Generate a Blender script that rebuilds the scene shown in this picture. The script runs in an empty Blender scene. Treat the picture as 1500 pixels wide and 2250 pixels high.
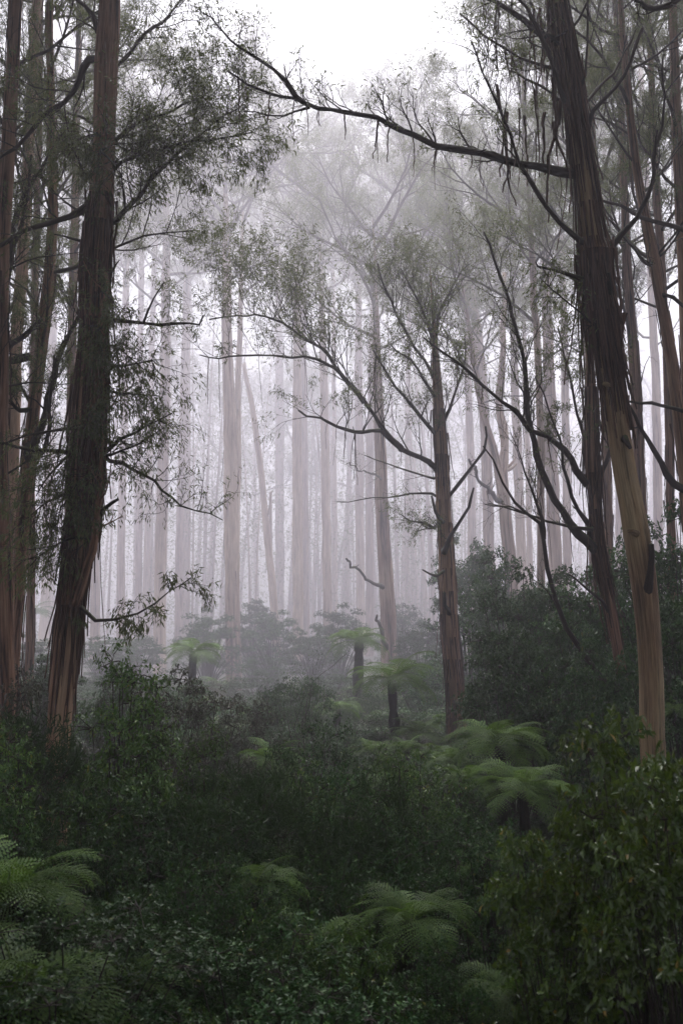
import bpy, math, random
import numpy as np
from mathutils import Vector, Matrix

# ------------------------------------------------------------------ camera, sky, sun, exposure
sc = bpy.context.scene
PITCH = math.radians(8.0)
CAM = Vector((0.0, 0.0, 6.0))
F = 2250 * 35.0 / 36.0                       # focal length in photograph pixels
cam_data = bpy.data.cameras.new('camera')
cam_data.sensor_fit = 'VERTICAL'
cam_data.sensor_height = 36.0
cam_data.lens = 35.0
cam_data.clip_start = 0.05
cam_data.clip_end = 2000.0
cam_data.dof.use_dof = True
cam_data.dof.focus_distance = 20.0
cam_data.dof.aperture_fstop = 4.0
cam = bpy.data.objects.new('camera', cam_data)
sc.collection.objects.link(cam)
cam.location = CAM
cam.rotation_euler = (math.radians(90) + PITCH, 0, 0)
sc.camera = cam

SUN_EL, SUN_AZ = math.radians(76), math.radians(8)       # high behind the cloud: the overcast is brightest overhead
world = bpy.data.worlds.new('World')
sc.world = world
world.use_nodes = True
wn, wl = world.node_tree.nodes, world.node_tree.links
wn.clear()
sky = wn.new('ShaderNodeTexSky')
sky.sky_type = 'NISHITA'
sky.sun_disc = False
sky.sun_elevation = SUN_EL
sky.sun_rotation = SUN_AZ
sky.air_density = 1.0
sky.dust_density = 4.0
sky.ozone_density = 1.0
hsv = wn.new('ShaderNodeHueSaturation')                   # cloud cover: the blue is washed out of the sky
hsv.inputs['Saturation'].default_value = 0.16
bg = wn.new('ShaderNodeBackground')
bg.inputs['Strength'].default_value = 0.065
wout = wn.new('ShaderNodeOutputWorld')
wl.new(sky.outputs[0], hsv.inputs['Color'])
wl.new(hsv.outputs[0], bg.inputs['Color'])
wl.new(bg.outputs[0], wout.inputs['Surface'])

sun_data = bpy.data.lights.new('sun', 'SUN')
sun_data.energy = 1.5
sun_data.angle = math.radians(40)
sun_data.color = (1.0, 0.97, 0.93)
sun = bpy.data.objects.new('sun', sun_data)
sc.collection.objects.link(sun)
sdir = Vector((math.sin(SUN_AZ) * math.cos(SUN_EL), math.cos(SUN_AZ) * math.cos(SUN_EL), math.sin(SUN_EL)))
sun.rotation_euler = sdir.to_track_quat('Z', 'Y').to_euler()

vs = sc.view_settings
vs.view_transform = 'Standard'
vs.look = 'None'
vs.exposure = 2.15
vs.gamma = 1.0
vs.use_curve_mapping = False

cy = sc.cycles
cy.max_bounces = 7
cy.diffuse_bounces = 2
cy.glossy_bounces = 2
cy.transmission_bounces = 2
cy.transparent_max_bounces = 6
cy.volume_bounces = 2
cy.use_denoising = True
cy.use_adaptive_sampling = True
cy.adaptive_threshold = 0.01
cy.sample_clamp_indirect = 4.0
HAZE_DENSITY = 0.0034

rng = np.random.RandomState(7)
random.seed(7)
COL = sc.collection

# ------------------------------------------------------------------ helpers
FWD = Vector((0, math.cos(PITCH), math.sin(PITCH)))
UPV = Vector((0, -math.sin(PITCH), math.cos(PITCH)))


DEPTH = ((0, 0), (6, 5.2), (8, 6.2), (16, 9.6), (20, 11), (24, 12.6), (34, 17), (44, 22), (47, 28), (49, 31), (52, 34), (56, 42), (58, 55), (60, 75), (66, 112), (75, 142), (90, 190), (110, 240), (150, 310), (230, 400))


def D(Y):
    """metres ahead for a depth rank Y read off the photograph (near things sit closer, misty things farther)"""
    return float(np.interp(Y, [a_ for a_, b_ in DEPTH], [b_ for a_, b_ in DEPTH]))


def P(px, py, Y):
    """point of the world at depth rank Y that lies in the direction of pixel px, py"""
    Y = D(Y)
    d = FWD * F + Vector((1, 0, 0)) * (px - 750) + UPV * (1125 - py)
    return CAM + d * (Y / d.y)


def W(wpx, p):
    """size in metres of wpx photograph pixels at point p"""
    return wpx * (p - CAM).dot(FWD) / F


def sstep(a, b, t):
    t = min(1.0, max(0.0, (t - a) / (b - a)))
    return t * t * (3 - 2 * t)


def gz(x, y):
    z = 1.5 + 2.8 * (1 - sstep(0.5, 11, y))
    z += 3.4 * sstep(105, 200, y) + 4.5 * sstep(200, 430, y)
    z += 0.2 * math.sin(x * 0.31 + 1.3) * math.cos(y * 0.23 + 0.4) + 0.15 * math.sin(x * 0.8 + y * 0.6)
    z += 0.012 * abs(x) ** 1.2
    return z


def mesh_np(name, V, T, mat=None, attrs=None, smooth=False, mats=None):
    """V (n,3), T list of index arrays (k,3) or (k,4); attrs {name: (domain, type, array)}"""
    me = bpy.data.meshes.new(name)
    V = np.asarray(V, dtype=np.float32)
    me.vertices.add(len(V))
    me.vertices.foreach_set('co', V.ravel())
    T = [np.asarray(t, dtype=np.int32) for t in T if len(t)]
    nl = sum(t.size for t in T)
    npoly = sum(len(t) for t in T)
    me.loops.add(nl)
    me.polygons.add(npoly)
    me.loops.foreach_set('vertex_index', np.concatenate([t.ravel() for t in T]))
    starts, totals, o = [], [], 0
    for t in T:
        k = t.shape[1]
        starts.append(o + np.arange(len(t), dtype=np.int32) * k)
        o += t.size
    me.polygons.foreach_set('loop_start', np.concatenate(starts))
    if smooth:
        me.polygons.foreach_set('use_smooth', np.ones(npoly, dtype=bool))
    me.update(calc_edges=True)
    for an, (dom, typ, arr) in (attrs or {}).items():
        a = me.attributes.new(an, typ, dom)
        arr = np.asarray(arr, dtype=np.float32)
        a.data.foreach_set('vector' if typ == 'FLOAT_VECTOR' else 'value', arr.ravel())
    if mat:
        me.materials.append(mat)
    return me


def obj(name, data, parent=None, loc=None):
    o = bpy.data.objects.new(name, data)
    COL.objects.link(o)
    if parent:
        o.parent = parent
    if loc is not None:
        o.location = loc
    return o


def thing(name, label, cat, loc=(0, 0, 0), group=None, kind=None):
    o = bpy.data.objects.new(name, None)
    o.empty_display_size = 0.3
    COL.objects.link(o)
    o.location = loc
    o['label'] = label
    o['category'] = cat
    if group:
        o['group'] = group
    if kind:
        o['kind'] = kind
    return o


class Tubes:
    """collects tapering tubes into one mesh, with bark coordinates along each"""

    def __init__(self):
        self.V, self.Q, self.BK, self.DK, self.n = [], [], [], [], 0
        self.T = []

    def add(self, pts, radii, sides=6, dk=0.5, groove=0.0, seed=0, cap=True, phase=None, flat=1.0):
        pts = np.array([tuple(p) for p in pts], dtype=np.float64)
        n = len(pts)
        radii = np.asarray(radii, dtype=np.float64)
        tan = np.gradient(pts, axis=0)
        tan /= np.linalg.norm(tan, axis=1)[:, None] + 1e-9
        ref = np.array([1.0, 0, 0]) if abs(tan[0][0]) < 0.8 else np.array([0, 1.0, 0])
        u = ref - tan[0] * ref.dot(tan[0])
        u /= np.linalg.norm(u)
        U = np.empty((n, 3))
        for i in range(n):
            u = u - tan[i] * u.dot(tan[i])
            u /= np.linalg.norm(u) + 1e-9
            U[i] = u
        Wv = np.cross(tan, U)
        th = np.arange(sides) * (2 * math.pi / sides)
        R = np.repeat(radii[:, None], sides, axis=1)
        seg = np.concatenate([[0], np.cumsum(np.linalg.norm(np.diff(pts, axis=0), axis=1))])
        if groove > 0:
            r = np.random.RandomState(seed)
            nk = max(3, int(seg[-1] / 1.6) + 2)
            for kf, amp in ((1.0, 0.55), (2.6, 0.45)):
                m = int(nk * kf) + 2
                G = r.normal(0, 1, (m, sides))
                G = (G + 0.5 * np.roll(G, 1, 1) + 0.5 * np.roll(G, -1, 1)) / 1.5
                tt = seg / max(seg[-1], 1e-6) * (m - 1.001)
                i0 = tt.astype(int)
                fr = (tt - i0)[:, None]
                R *= 1 + groove * amp * (G[i0] * (1 - fr) + G[i0 + 1] * fr)
            # flutes that run far up the stem
            ph = r.uniform(0, 6.28, 3)
            R *= 1 + groove * 0.8 * np.sin(th[None, :] * 3 + ph[0] + seg[:, None] * 0.10) * np.sin(seg[:, None] * 0.22 + ph[1])
        C, S = np.cos(th), np.sin(th)
        V = pts[:, None, :] + R[..., None] * (U[:, None, :] * C[None, :, None] + flat * Wv[:, None, :] * S[None, :, None])
        off = np.random.RandomState(int(seed) + self.n).uniform(0, 50) if phase is None else phase
        BK = np.stack([R * C[None, :], R * S[None, :], np.repeat(seg[:, None], sides, 1)], axis=2)
        BK[..., 0] += off
        dkv = np.asarray(dk, dtype=np.float64)
        if dkv.ndim == 0:
            dkv = np.full((n,), float(dkv))
        DK = np.repeat(dkv[:, None], sides, 1) if dkv.ndim == 1 else dkv
        self.V.append(V.reshape(-1, 3))
        self.BK.append(BK.reshape(-1, 3))
        self.DK.append(DK.ravel())
        i = np.arange(n - 1)[:, None] * sides
        j = np.arange(sides)[None, :]
        j2 = (j + 1) % sides
        q = np.stack([i + j, i + j2, i + sides + j2, i + sides + j], axis=2).reshape(-1, 4) + self.n
        self.Q.append(q)
        self.n += n * sides
        if radii[-1] > 0.008:                               # close the broken end
            tip = pts[-1] + tan[-1] * radii[-1] * 0.5
            self.V.append(tip[None, :])
            self.BK.append(BK[-1].mean(0)[None, :])
            self.DK.append(np.array([float(DK[-1][0])]))
            jj = np.arange(sides)
            base = self.n - sides
            self.T.append(np.stack([base + jj, base + (jj + 1) % sides, np.full(sides, self.n)], 1))
            self.n += 1
        return pts

    def ribbon(self, pts, width, normal, dk=0.5, thick=0.006):
        """thin strip of bark with real thickness"""
        pts = [Vector(p) for p in pts]
        n = len(pts)
        V, BK = [], []
        L = 0
        for i, p in enumerate(pts):
            t = (pts[min(i + 1, n - 1)] - pts[max(i - 1, 0)]).normalized()
            nn = (normal - t * normal.dot(t)).normalized()
            s = t.cross(nn)
            w = width[i] * 0.5
            for a, b in ((-1, 0), (0, 1), (1, 0), (0, -0.2)):
                V.append(tuple(p + s * (a * w) + nn * (b * thick + (0.25 * w if a == 0 and b > 0 else 0))))
                BK.append((a * w, b * thick, L))
            if i < n - 1:
                L += (pts[i + 1] - p).length
        V = np.array(V)
        self.V.append(V)
        self.BK.append(np.array(BK) + np.array([rng.uniform(0, 30), 0, 0]))
        self.DK.append(np.full(len(V), dk))
        i = np.arange(n - 1)[:, None] * 4
        j = np.arange(4)[None, :]
        j2 = (j + 1) % 4
        self.Q.append(np.stack([i + j, i + j2, i + 4 + j2, i + 4 + j], axis=2).reshape(-1, 4) + self.n)
        self.n += len(V)

    def mesh(self, name, mat, origin=(0, 0, 0)):
        V = np.concatenate(self.V) - np.array(tuple(origin))
        return mesh_np(name, V, [np.concatenate(self.Q)] + ([np.concatenate(self.T)] if self.T else []), mat,
                       {'bk': ('POINT', 'FLOAT_VECTOR', np.concatenate(self.BK)),
                        'dk': ('POINT', 'FLOAT', np.concatenate(self.DK))}, smooth=True)


def norm(a):
    return a / (np.linalg.norm(a, axis=1)[:, None] + 1e-9)


def leaf_arrays(anchors, per, length, aspect, jitter, droop, r, follow=0.6, flat=0.3, var=0.35):
    """leaf blades (folded diamonds) around twig points; returns V, T, tint"""
    pos = np.array([tuple(a[0]) for a in anchors])
    dr = np.array([tuple(a[1]) for a in anchors])
    pos = np.repeat(pos, per, 0)
    dr = np.repeat(dr, per, 0)
    n = len(pos)
    pos = pos + r.normal(0, jitter, (n, 3))
    ax = follow * norm(dr) + r.normal(0, 0.55, (n, 3)) + np.array([0, 0, -droop])
    ax = norm(ax)
    up = np.array([0, 0, 1.0]) * flat + r.normal(0, 0.5, (n, 3))
    side = norm(np.cross(ax, up))
    nrm = np.cross(side, ax)
    L = length * (1 + r.uniform(-var, var, n))[:, None]
    w = L * aspect * 0.5
    b = pos
    m = pos + ax * L * 0.45
    tip = pos + ax * L - nrm * L * 0.08
    V = np.empty((n, 4, 3))
    V[:, 0] = b
    V[:, 1] = m + side * w + nrm * w * 0.35
    V[:, 2] = tip
    V[:, 3] = m - side * w + nrm * w * 0.35
    k = np.arange(n)[:, None] * 4
    T = np.concatenate([k + np.array([0, 1, 2]), k + np.array([0, 2, 3])])
    t = r.uniform(0, 1, n)
    return V.reshape(-1, 3), T, np.concatenate([t, t])


def leaf_mesh(name, arrs, mat, origin=(0, 0, 0)):
    V, T, t = arrs
    return mesh_np(name, V - np.array(tuple(origin)), [T], mat, {'tint': ('FACE', 'FLOAT', t)})


def rvec(r, s=1.0):
    return Vector(r.normal(0, s, 3))


def grow(tb, anchors, p, d, L, rad, lvl, maxlvl, r, up=0.15, wig=0.16, spread=0.75, kids=(5, 5, 5), ratio=0.55,
         dk=0.6, sides=(6, 5, 4, 3), tmin=0.25, step=4, leafstart=0.3):
    n = 6 if lvl == 0 else (5 if lvl < maxlvl else 4)
    pts = [Vector(p)]
    d = Vector(d).normalized()
    dirs = [d.copy()]
    for i in range(n):
        d = (d + rvec(r, wig) + Vector((0, 0, up * 0.3))).normalized()
        pts.append(pts[-1] + d * (L / n))
        dirs.append(d.copy())
    radii = [rad * (1 - 0.72 * i / n) for i in range(n + 1)]
    tb.add(pts, radii, sides[min(lvl, len(sides) - 1)], dk, seed=int(r.randint(1 << 20)))
    if lvl >= maxlvl:
        for i in range(n + 1):
            if i / n >= leafstart:
                anchors.append((pts[i], dirs[i]))
        return
    k = kids[min(lvl, len(kids) - 1)]
    for c in range(k):
        t = tmin + (1 - tmin) * (c + r.uniform(0.2, 0.9)) / k
        f = t * n
        i = min(int(f), n - 1)
        q = pts[i].lerp(pts[i + 1], f - i)
        side = rvec(r)
        side = (side - dirs[i] * side.dot(dirs[i])).normalized()
        nd = (dirs[i] * (1 - spread * 0.4) + side * spread + Vector((0, 0, up))).normalized()
        rr = max(0.003, rad * (1 - 0.7 * t) * 0.6)
        grow(tb, anchors, q, nd, L * ratio * r.uniform(0.7, 1.15) * (1.15 - 0.4 * t), rr, lvl + 1, maxlvl, r, up, wig, spread,
             kids, ratio, dk, sides, 0.25, step, leafstart)


def catmull(pts, step):
    """resample a list of tuples (any length) with a Catmull-Rom curve, spaced about step in the first three"""
    A = np.array(pts, dtype=np.float64)
    A = np.vstack([2 * A[0] - A[1], A, 2 * A[-1] - A[-2]])
    out = []
    for i in range(1, len(A) - 2):
        p0, p1, p2, p3 = A[i - 1], A[i], A[i + 1], A[i + 2]
        n = max(1, int(np.linalg.norm((p2 - p1)[:3]) / step))
        for k in range(n):
            t = k / n
            out.append(0.5 * ((2 * p1) + (-p0 + p2) * t + (2 * p0 - 5 * p1 + 4 * p2 - p3) * t * t + (-p0 + 3 * p1 - 3 * p2 + p3) * t ** 3))
    out.append(A[-2])
    return np.array(out)


# ------------------------------------------------------------------ materials
def new_mat(name):
    m = bpy.data.materials.new(name)
    m.use_nodes = True
    nt = m.node_tree
    nt.nodes.clear()
    out = nt.nodes.new('ShaderNodeOutputMaterial')
    b = nt.nodes.new('ShaderNodeBsdfPrincipled')
    nt.links.new(b.outputs[0], out.inputs['Surface'])
    return m, nt, b, out


def ramp(nt, stops):
    r = nt.nodes.new('ShaderNodeValToRGB')
    e = r.color_ramp.elements
    e[0].position, e[0].color = stops[0][0], (*stops[0][1], 1)
    e[1].position, e[1].color = stops[-1][0], (*stops[-1][1], 1)
    for p, c in stops[1:-1]:
        k = e.new(p)
        k.color = (*c, 1)
    return r


def bark_material(name, pale, tan, red, dark, scale=9.0, bump=0.6, moss=0.0, peel=(-0.15, 0.15)):
    m, nt, b, out = new_mat(name)
    N, Lk = nt.nodes.new, nt.links.new
    at = N('ShaderNodeAttribute')
    at.attribute_name = 'bk'
    dk = N('ShaderNodeAttribute')
    dk.attribute_name = 'dk'

    def streak(sx, sz, detail, rough=0.6):
        mp = N('ShaderNodeMapping')
        mp.inputs['Scale'].default_value = (sx, sx, sz)
        t = N('ShaderNodeTexNoise')
        t.inputs['Scale'].default_value = 1.0
        t.inputs['Detail'].default_value = detail
        t.inputs['Roughness'].default_value = rough
        Lk(at.outputs['Vector'], mp.inputs['Vector'])
        Lk(mp.outputs[0], t.inputs['Vector'])
        return t
    wide = streak(scale * 0.6, scale * 0.04, 4)          # long bands of peeled bark
    mid = streak(scale * 1.6, scale * 0.075, 6, 0.7)
    fine = streak(scale * 6.0, scale * 0.16, 4, 0.7)
    blot = streak(scale * 0.22, scale * 0.10, 3)
    c1 = ramp(nt, [(0.30, red), (0.45, tan), (0.62, pale), (0.8, tan)])
    Lk(wide.outputs['Fac'], c1.inputs['Fac'])
    c2 = ramp(nt, [(0.34, dark), (0.50, red), (0.66, tan)])
    Lk(mid.outputs['Fac'], c2.inputs['Fac'])
    # how far the dark fibrous bark still clings
    add = N('ShaderNodeMath')
    add.operation = 'ADD'
    Lk(dk.outputs['Fac'], add.inputs[0])
    sub = N('ShaderNodeMath')
    sub.operation = 'MULTIPLY_ADD'
    Lk(wide.outputs['Fac'], sub.inputs[0])
    sub.inputs[1].default_value = 1.3
    sub.inputs[2].default_value = -1.15
    bl = N('ShaderNodeMath')
    bl.operation = 'MULTIPLY_ADD'
    Lk(blot.outputs['Fac'], bl.inputs[0])
    bl.inputs[1].default_value = 0.9
    Lk(sub.outputs[0], bl.inputs[2])
    Lk(bl.outputs[0], add.inputs[1])
    mr = N('ShaderNodeMapRange')
    mr.inputs['From Min'].default_value = 0.30 + peel[0]
    mr.inputs['From Max'].default_value = 0.42 + peel[1]
    Lk(add.outputs[0], mr.inputs['Value'])
    mix = N('ShaderNodeMix')
    mix.data_type = 'RGBA'
    Lk(mr.outputs[0], mix.inputs['Factor'])
    Lk(c1.outputs[0], mix.inputs['A'])
    Lk(c2.outputs[0], mix.inputs['B'])
    # dark cracks and fibres
    crack = N('ShaderNodeMapRange')
    crack.inputs['From Min'].default_value = 0.33
    crack.inputs['From Max'].default_value = 0.47
    crack.inputs['To Min'].default_value = 0.28
    Lk(mid.outputs['Fac'], crack.inputs['Value'])
    fib = N('ShaderNodeMapRange')
    fib.inputs['From Min'].default_value = 0.3
    fib.inputs['From Max'].default_value = 0.7
    fib.inputs['To Min'].default_value = 0.6
    fib.inputs['To Max'].default_value = 1.25
    Lk(fine.outputs['Fac'], fib.inputs['Value'])
    cm = N('ShaderNodeMapRange')                      # smooth bark has shallower cracks
    cm.inputs['To Min'].default_value = 0.45
    cm.inputs['To Max'].default_value = 1.0
    Lk(mr.outputs[0], cm.inputs['Value'])
    cx = N('ShaderNodeMix')
    cx.data_type = 'FLOAT'
    cx.inputs['A'].default_value = 1.0
    Lk(cm.outputs[0], cx.inputs['Factor'])
    Lk(crack.outputs[0], cx.inputs['B'])
    mul = N('ShaderNodeMath')
    mul.operation = 'MULTIPLY'
    Lk(cx.outputs['Result'], mul.inputs[0])
    Lk(fib.outputs[0], mul.inputs[1])
    vm = N('ShaderNodeVectorMath')
    vm.operation = 'SCALE'
    Lk(mix.outputs['Result'], vm.inputs[0])
    Lk(mul.outputs[0], vm.inputs['Scale'])
    last = vm.outputs[0]
    if moss > 0:
        g = N('ShaderNodeNewGeometry')
        sp = N('ShaderNodeSeparateXYZ')
        Lk(g.outputs['Normal'], sp.inputs[0])
        m1 = N('ShaderNodeMath')
        m1.operation = 'MULTIPLY_ADD'
        Lk(blot.outputs['Fac'], m1.inputs[0])
        m1.inputs[1].default_value = 1.6
        Lk(sp.outputs['Z'], m1.inputs[2])
        m2 = N('ShaderNodeMapRange')
        m2.inputs['From Min'].default_value = 1.15
        m2.inputs['From Max'].default_value = 1.6
        m2.inputs['To Max'].default_value = moss
        Lk(m1.outputs[0], m2.inputs['Value'])
        mx = N('ShaderNodeMix')
        mx.data_type = 'RGBA'
        mx.inputs['B'].default_value = (0.055, 0.075, 0.018, 1)
        Lk(m2.outputs[0], mx.inputs['Factor'])
        Lk(last, mx.inputs['A'])
        last = mx.outputs['Result']
    Lk(last, b.inputs['Base Color'])
    b.inputs['Roughness'].default_value = 0.72
    b.inputs['Specular IOR Level'].default_value = 0.3
    h = N('ShaderNodeMath')
    h.operation = 'MULTIPLY_ADD'
    Lk(mid.outputs['Fac'], h.inputs[0])
    h.inputs[1].default_value = 1.0
    hf = N('ShaderNodeMath')
    hf.operation = 'MULTIPLY'
    Lk(fine.outputs['Fac'], hf.inputs[0])
    hf.inputs[1].default_value = 0.5
    Lk(hf.outputs[0], h.inputs[2])
    bp = N('ShaderNodeBump')
    bp.inputs['Strength'].default_value = bump
    bp.inputs['Distance'].default_value = 0.05
    Lk(h.outputs[0], bp.inputs['Height'])
    Lk(bp.outputs[0], b.inputs['Normal'])
    return m


def leaf_material(name, stops, rough=0.42, spec=0.5, trans=0.25, tcol=(0.10, 0.14, 0.03), clump=1.2):
    m, nt, b, out = new_mat(name)
    N, Lk = nt.nodes.new, nt.links.new
    at = N('ShaderNodeAttribute')
    at.attribute_name = 'tint'
    cr = ramp(nt, stops)
    Lk(at.outputs['Fac'], cr.inputs['Fac'])
    # older and younger growth in patches
    tc = N('ShaderNodeTexCoord')
    ns = N('ShaderNodeTexNoise')
    ns.inputs['Scale'].default_value = clump
    ns.inputs['Detail'].default_value = 2
    Lk(tc.outputs['Object'], ns.inputs['Vector'])
    mr = N('ShaderNodeMapRange')
    mr.inputs['From Min'].default_value = 0.3
    mr.inputs['From Max'].default_value = 0.7
    mr.inputs['To Min'].default_value = 0.65
    mr.inputs['To Max'].default_value = 1.35
    Lk(ns.outputs['Fac'], mr.inputs['Value'])
    oi = N('ShaderNodeObjectInfo')
    m2 = N('ShaderNodeMapRange')
    m2.inputs['To Min'].default_value = 0.62
    m2.inputs['To Max'].default_value = 1.4
    Lk(oi.outputs['Random'], m2.inputs['Value'])
    mm = N('ShaderNodeMath')
    mm.operation = 'MULTIPLY'
    Lk(mr.outputs[0], mm.inputs[0])
    Lk(m2.outputs[0], mm.inputs[1])
    vm = N('ShaderNodeVectorMath')
    vm.operation = 'SCALE'
    Lk(cr.outputs[0], vm.inputs[0])
    Lk(mm.outputs[0], vm.inputs['Scale'])
    Lk(vm.outputs[0], b.inputs['Base Color'])
    b.inputs['Roughness'].default_value = rough
    b.inputs['Specular IOR Level'].default_value = spec
    if trans > 0:
        tr = N('ShaderNodeBsdfTranslucent')
        tr.inputs['Color'].default_value = (*tcol, 1)
        ms = N('ShaderNodeMixShader')
        ms.inputs['Fac'].default_value = trans
        Lk(b.outputs[0], ms.inputs[1])
        Lk(tr.outputs[0], ms.inputs[2])
        Lk(ms.outputs[0], out.inputs['Surface'])
    return m


M = {}
M['bark'] = bark_material('eucalyptus_bark', (0.50, 0.345, 0.235), (0.36, 0.215, 0.14), (0.21, 0.112, 0.075), (0.026, 0.018, 0.016), 9.0, 0.7, 0.35)
M['bark_olive'] = bark_material('streaked_olive_bark', (0.52, 0.41, 0.25), (0.36, 0.245, 0.14), (0.18, 0.105, 0.065), (0.012, 0.009, 0.008), 11.0, 0.9, 0.3)
M['bark_far'] = bark_material('pale_trunk_bark', (0.56, 0.46, 0.37), (0.38, 0.285, 0.22), (0.19, 0.12, 0.095), (0.05, 0.03, 0.027), 2.4, 0.6, 0.0)  # distant trunks: bark coloured paler and greyer to add to the mist's fading
M['limb'] = bark_material('dark_limb_bark', (0.10, 0.080, 0.068), (0.062, 0.046, 0.040), (0.038, 0.028, 0.026), (0.014, 0.011, 0.011), 12.0, 0.6, 0.75)
M['twig'] = bark_material('twig_bark', (0.075, 0.055, 0.05), (0.05, 0.036, 0.034), (0.032, 0.023, 0.022), (0.015, 0.011, 0.011), 14.0, 0.2, 0.0)
M['strip'] = bark_material('peeled_bark_ribbon', (0.26, 0.165, 0.115), (0.16, 0.092, 0.066), (0.085, 0.048, 0.037), (0.022, 0.015, 0.013), 14.0, 0.4, 0.0)
M['fern_trunk'] = bark_material('fibrous_fern_trunk', (0.035, 0.025, 0.018), (0.024, 0.017, 0.012), (0.016, 0.011, 0.008), (0.006, 0.005, 0.004), 30.0, 1.0, 0.3)
M['gum_leaf'] = leaf_material('gum_leaf', [(0.0, (0.050, 0.072, 0.030)), (0.5, (0.092, 0.122, 0.050)), (0.88, (0.14, 0.17, 0.066)), (1.0, (0.17, 0.13, 0.06))], 0.45, 0.4, 0.38, (0.13, 0.15, 0.045), 0.5)
M['gloss_leaf'] = leaf_material('glossy_shrub_leaf', [(0.0, (0.010, 0.038, 0.005)), (0.5, (0.032, 0.095, 0.010)), (0.9, (0.120, 0.195, 0.026)), (1.0, (0.17, 0.16, 0.02))], 0.32, 0.55, 0.22, (0.08, 0.13, 0.02), 1.0)
M['small_leaf'] = leaf_material('small_shrub_leaf', [(0.0, (0.007, 0.028, 0.008)), (0.5, (0.020, 0.068, 0.016)), (0.92, (0.080, 0.150, 0.042)), (1.0, (0.13, 0.13, 0.03))], 0.42, 0.28, 0.18, (0.05, 0.09, 0.02), 0.8)
M['brown_leaf'] = leaf_material('brownish_shrub_leaf', [(0.0, (0.022, 0.026, 0.018)), (0.5, (0.040, 0.042, 0.028)), (1.0, (0.075, 0.062, 0.042))], 0.42, 0.4, 0.15, (0.06, 0.07, 0.03), 0.8)
M['needle_leaf'] = leaf_material('feathery_needle_leaf', [(0.0, (0.010, 0.024, 0.010)), (0.5, (0.020, 0.044, 0.014)), (1.0, (0.038, 0.070, 0.020))], 0.5, 0.35, 0.2, (0.05, 0.10, 0.02), 1.0)
M['broad_leaf'] = leaf_material('broad_glossy_leaf', [(0.0, (0.018, 0.050, 0.007)), (0.45, (0.045, 0.100, 0.012)), (0.93, (0.110, 0.170, 0.020)), (0.975, (0.11, 0.12, 0.02)), (1.0, (0.30, 0.19, 0.02))], 0.30, 0.55, 0.25, (0.12, 0.17, 0.02), 1.5)
M['fern'] = leaf_material('fern_frond_green', [(0.0, (0.034, 0.075, 0.020)), (0.5, (0.062, 0.120, 0.028)), (1.0, (0.115, 0.180, 0.042))], 0.55, 0.22, 0.30, (0.10, 0.18, 0.02), 0.6)
M['rachis'] = leaf_material('fern_rachis', [(0.0, (0.05, 0.05, 0.02)), (1.0, (0.09, 0.08, 0.03))], 0.5, 0.3, 0.0)

m, nt, b, out = new_mat('leaf_litter_floor')
tc = nt.nodes.new('ShaderNodeTexCoord')
n1 = nt.nodes.new('ShaderNodeTexNoise')
n1.inputs['Scale'].default_value = 3.0
n1.inputs['Detail'].default_value = 8
nt.links.new(tc.outputs['Object'], n1.inputs['Vector'])
cr = ramp(nt, [(0.3, (0.008, 0.009, 0.005)), (0.5, (0.020, 0.022, 0.010)), (0.7, (0.030, 0.024, 0.015))])
nt.links.new(n1.outputs['Fac'], cr.inputs['Fac'])
nt.links.new(cr.outputs[0], b.inputs['Base Color'])
b.inputs['Roughness'].default_value = 0.9
bp = nt.nodes.new('ShaderNodeBump')
bp.inputs['Strength'].default_value = 0.8
bp.inputs['Distance'].default_value = 0.1
nt.links.new(n1.outputs['Fac'], bp.inputs['Height'])
nt.links.new(bp.outputs[0], b.inputs['Normal'])
M['floor'] = m

# ------------------------------------------------------------------ ground
xs = np.concatenate([np.linspace(-260, -60, 35), np.linspace(-58, 58, 117), np.linspace(60, 260, 35)])
ys = np.concatenate([np.linspace(-60, 0, 31), np.linspace(1, 90, 90), np.linspace(92, 480, 110)])
GV = np.array([(x, y, gz(x, y)) for y in ys for x in xs])
nx = len(xs)
a = (np.arange(len(ys) - 1)[:, None] * nx + np.arange(nx - 1)[None, :]).ravel()
g = obj('ground', mesh_np('ground', GV, [np.stack([a, a + 1, a + nx + 1, a + nx], 1)], M['floor'], smooth=True))
g['kind'] = 'structure'
g['label'] = 'dark leaf-littered forest floor under the shrubs'

# ------------------------------------------------------------------ branch prototypes for tree crowns
BR = []        # (wood mesh, foliage mesh)
for i in range(7):
    r = np.random.RandomState(100 + i)
    tb, an = Tubes(), []
    rise = [0.55, 0.35, 0.7, 0.15, 0.9, 0.5, 0.3][i]
    grow(tb, an, (0, 0, 0), (1, 0, rise), 7.5, 0.11, 0, 3, r, up=0.22, wig=0.13, spread=0.62, kids=(7, 5, 5), ratio=0.52,
         dk=0.5, sides=(6, 4, 3, 3), leafstart=0.2)
    keep, on = [], True
    for q, a in enumerate(an):
        if q % 18 == 0:
            on = r.uniform() < 0.68
        if on:
            keep.append(a)
    wood = tb.mesh('branch_wood', M['limb'])
    fol = leaf_mesh('branch_foliage', leaf_arrays(keep, 7, 0.18, 0.19, 0.13, 1.0, r), M['gum_leaf'])
    BR.append((wood, fol))
BR_BARE = []
for i in range(3):
    r = np.random.RandomState(130 + i)
    tb, an = Tubes(), []
    grow(tb, an, (0, 0, 0), (1, 0, 0.5), 5.0, 0.07, 0, 2, r, up=0.2, wig=0.2, spread=0.7, kids=(5, 4), ratio=0.5, dk=0.7, sides=(6, 4, 3))
    BR_BARE.append(tb.mesh('bare_branch_wood', M['limb']))


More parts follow.
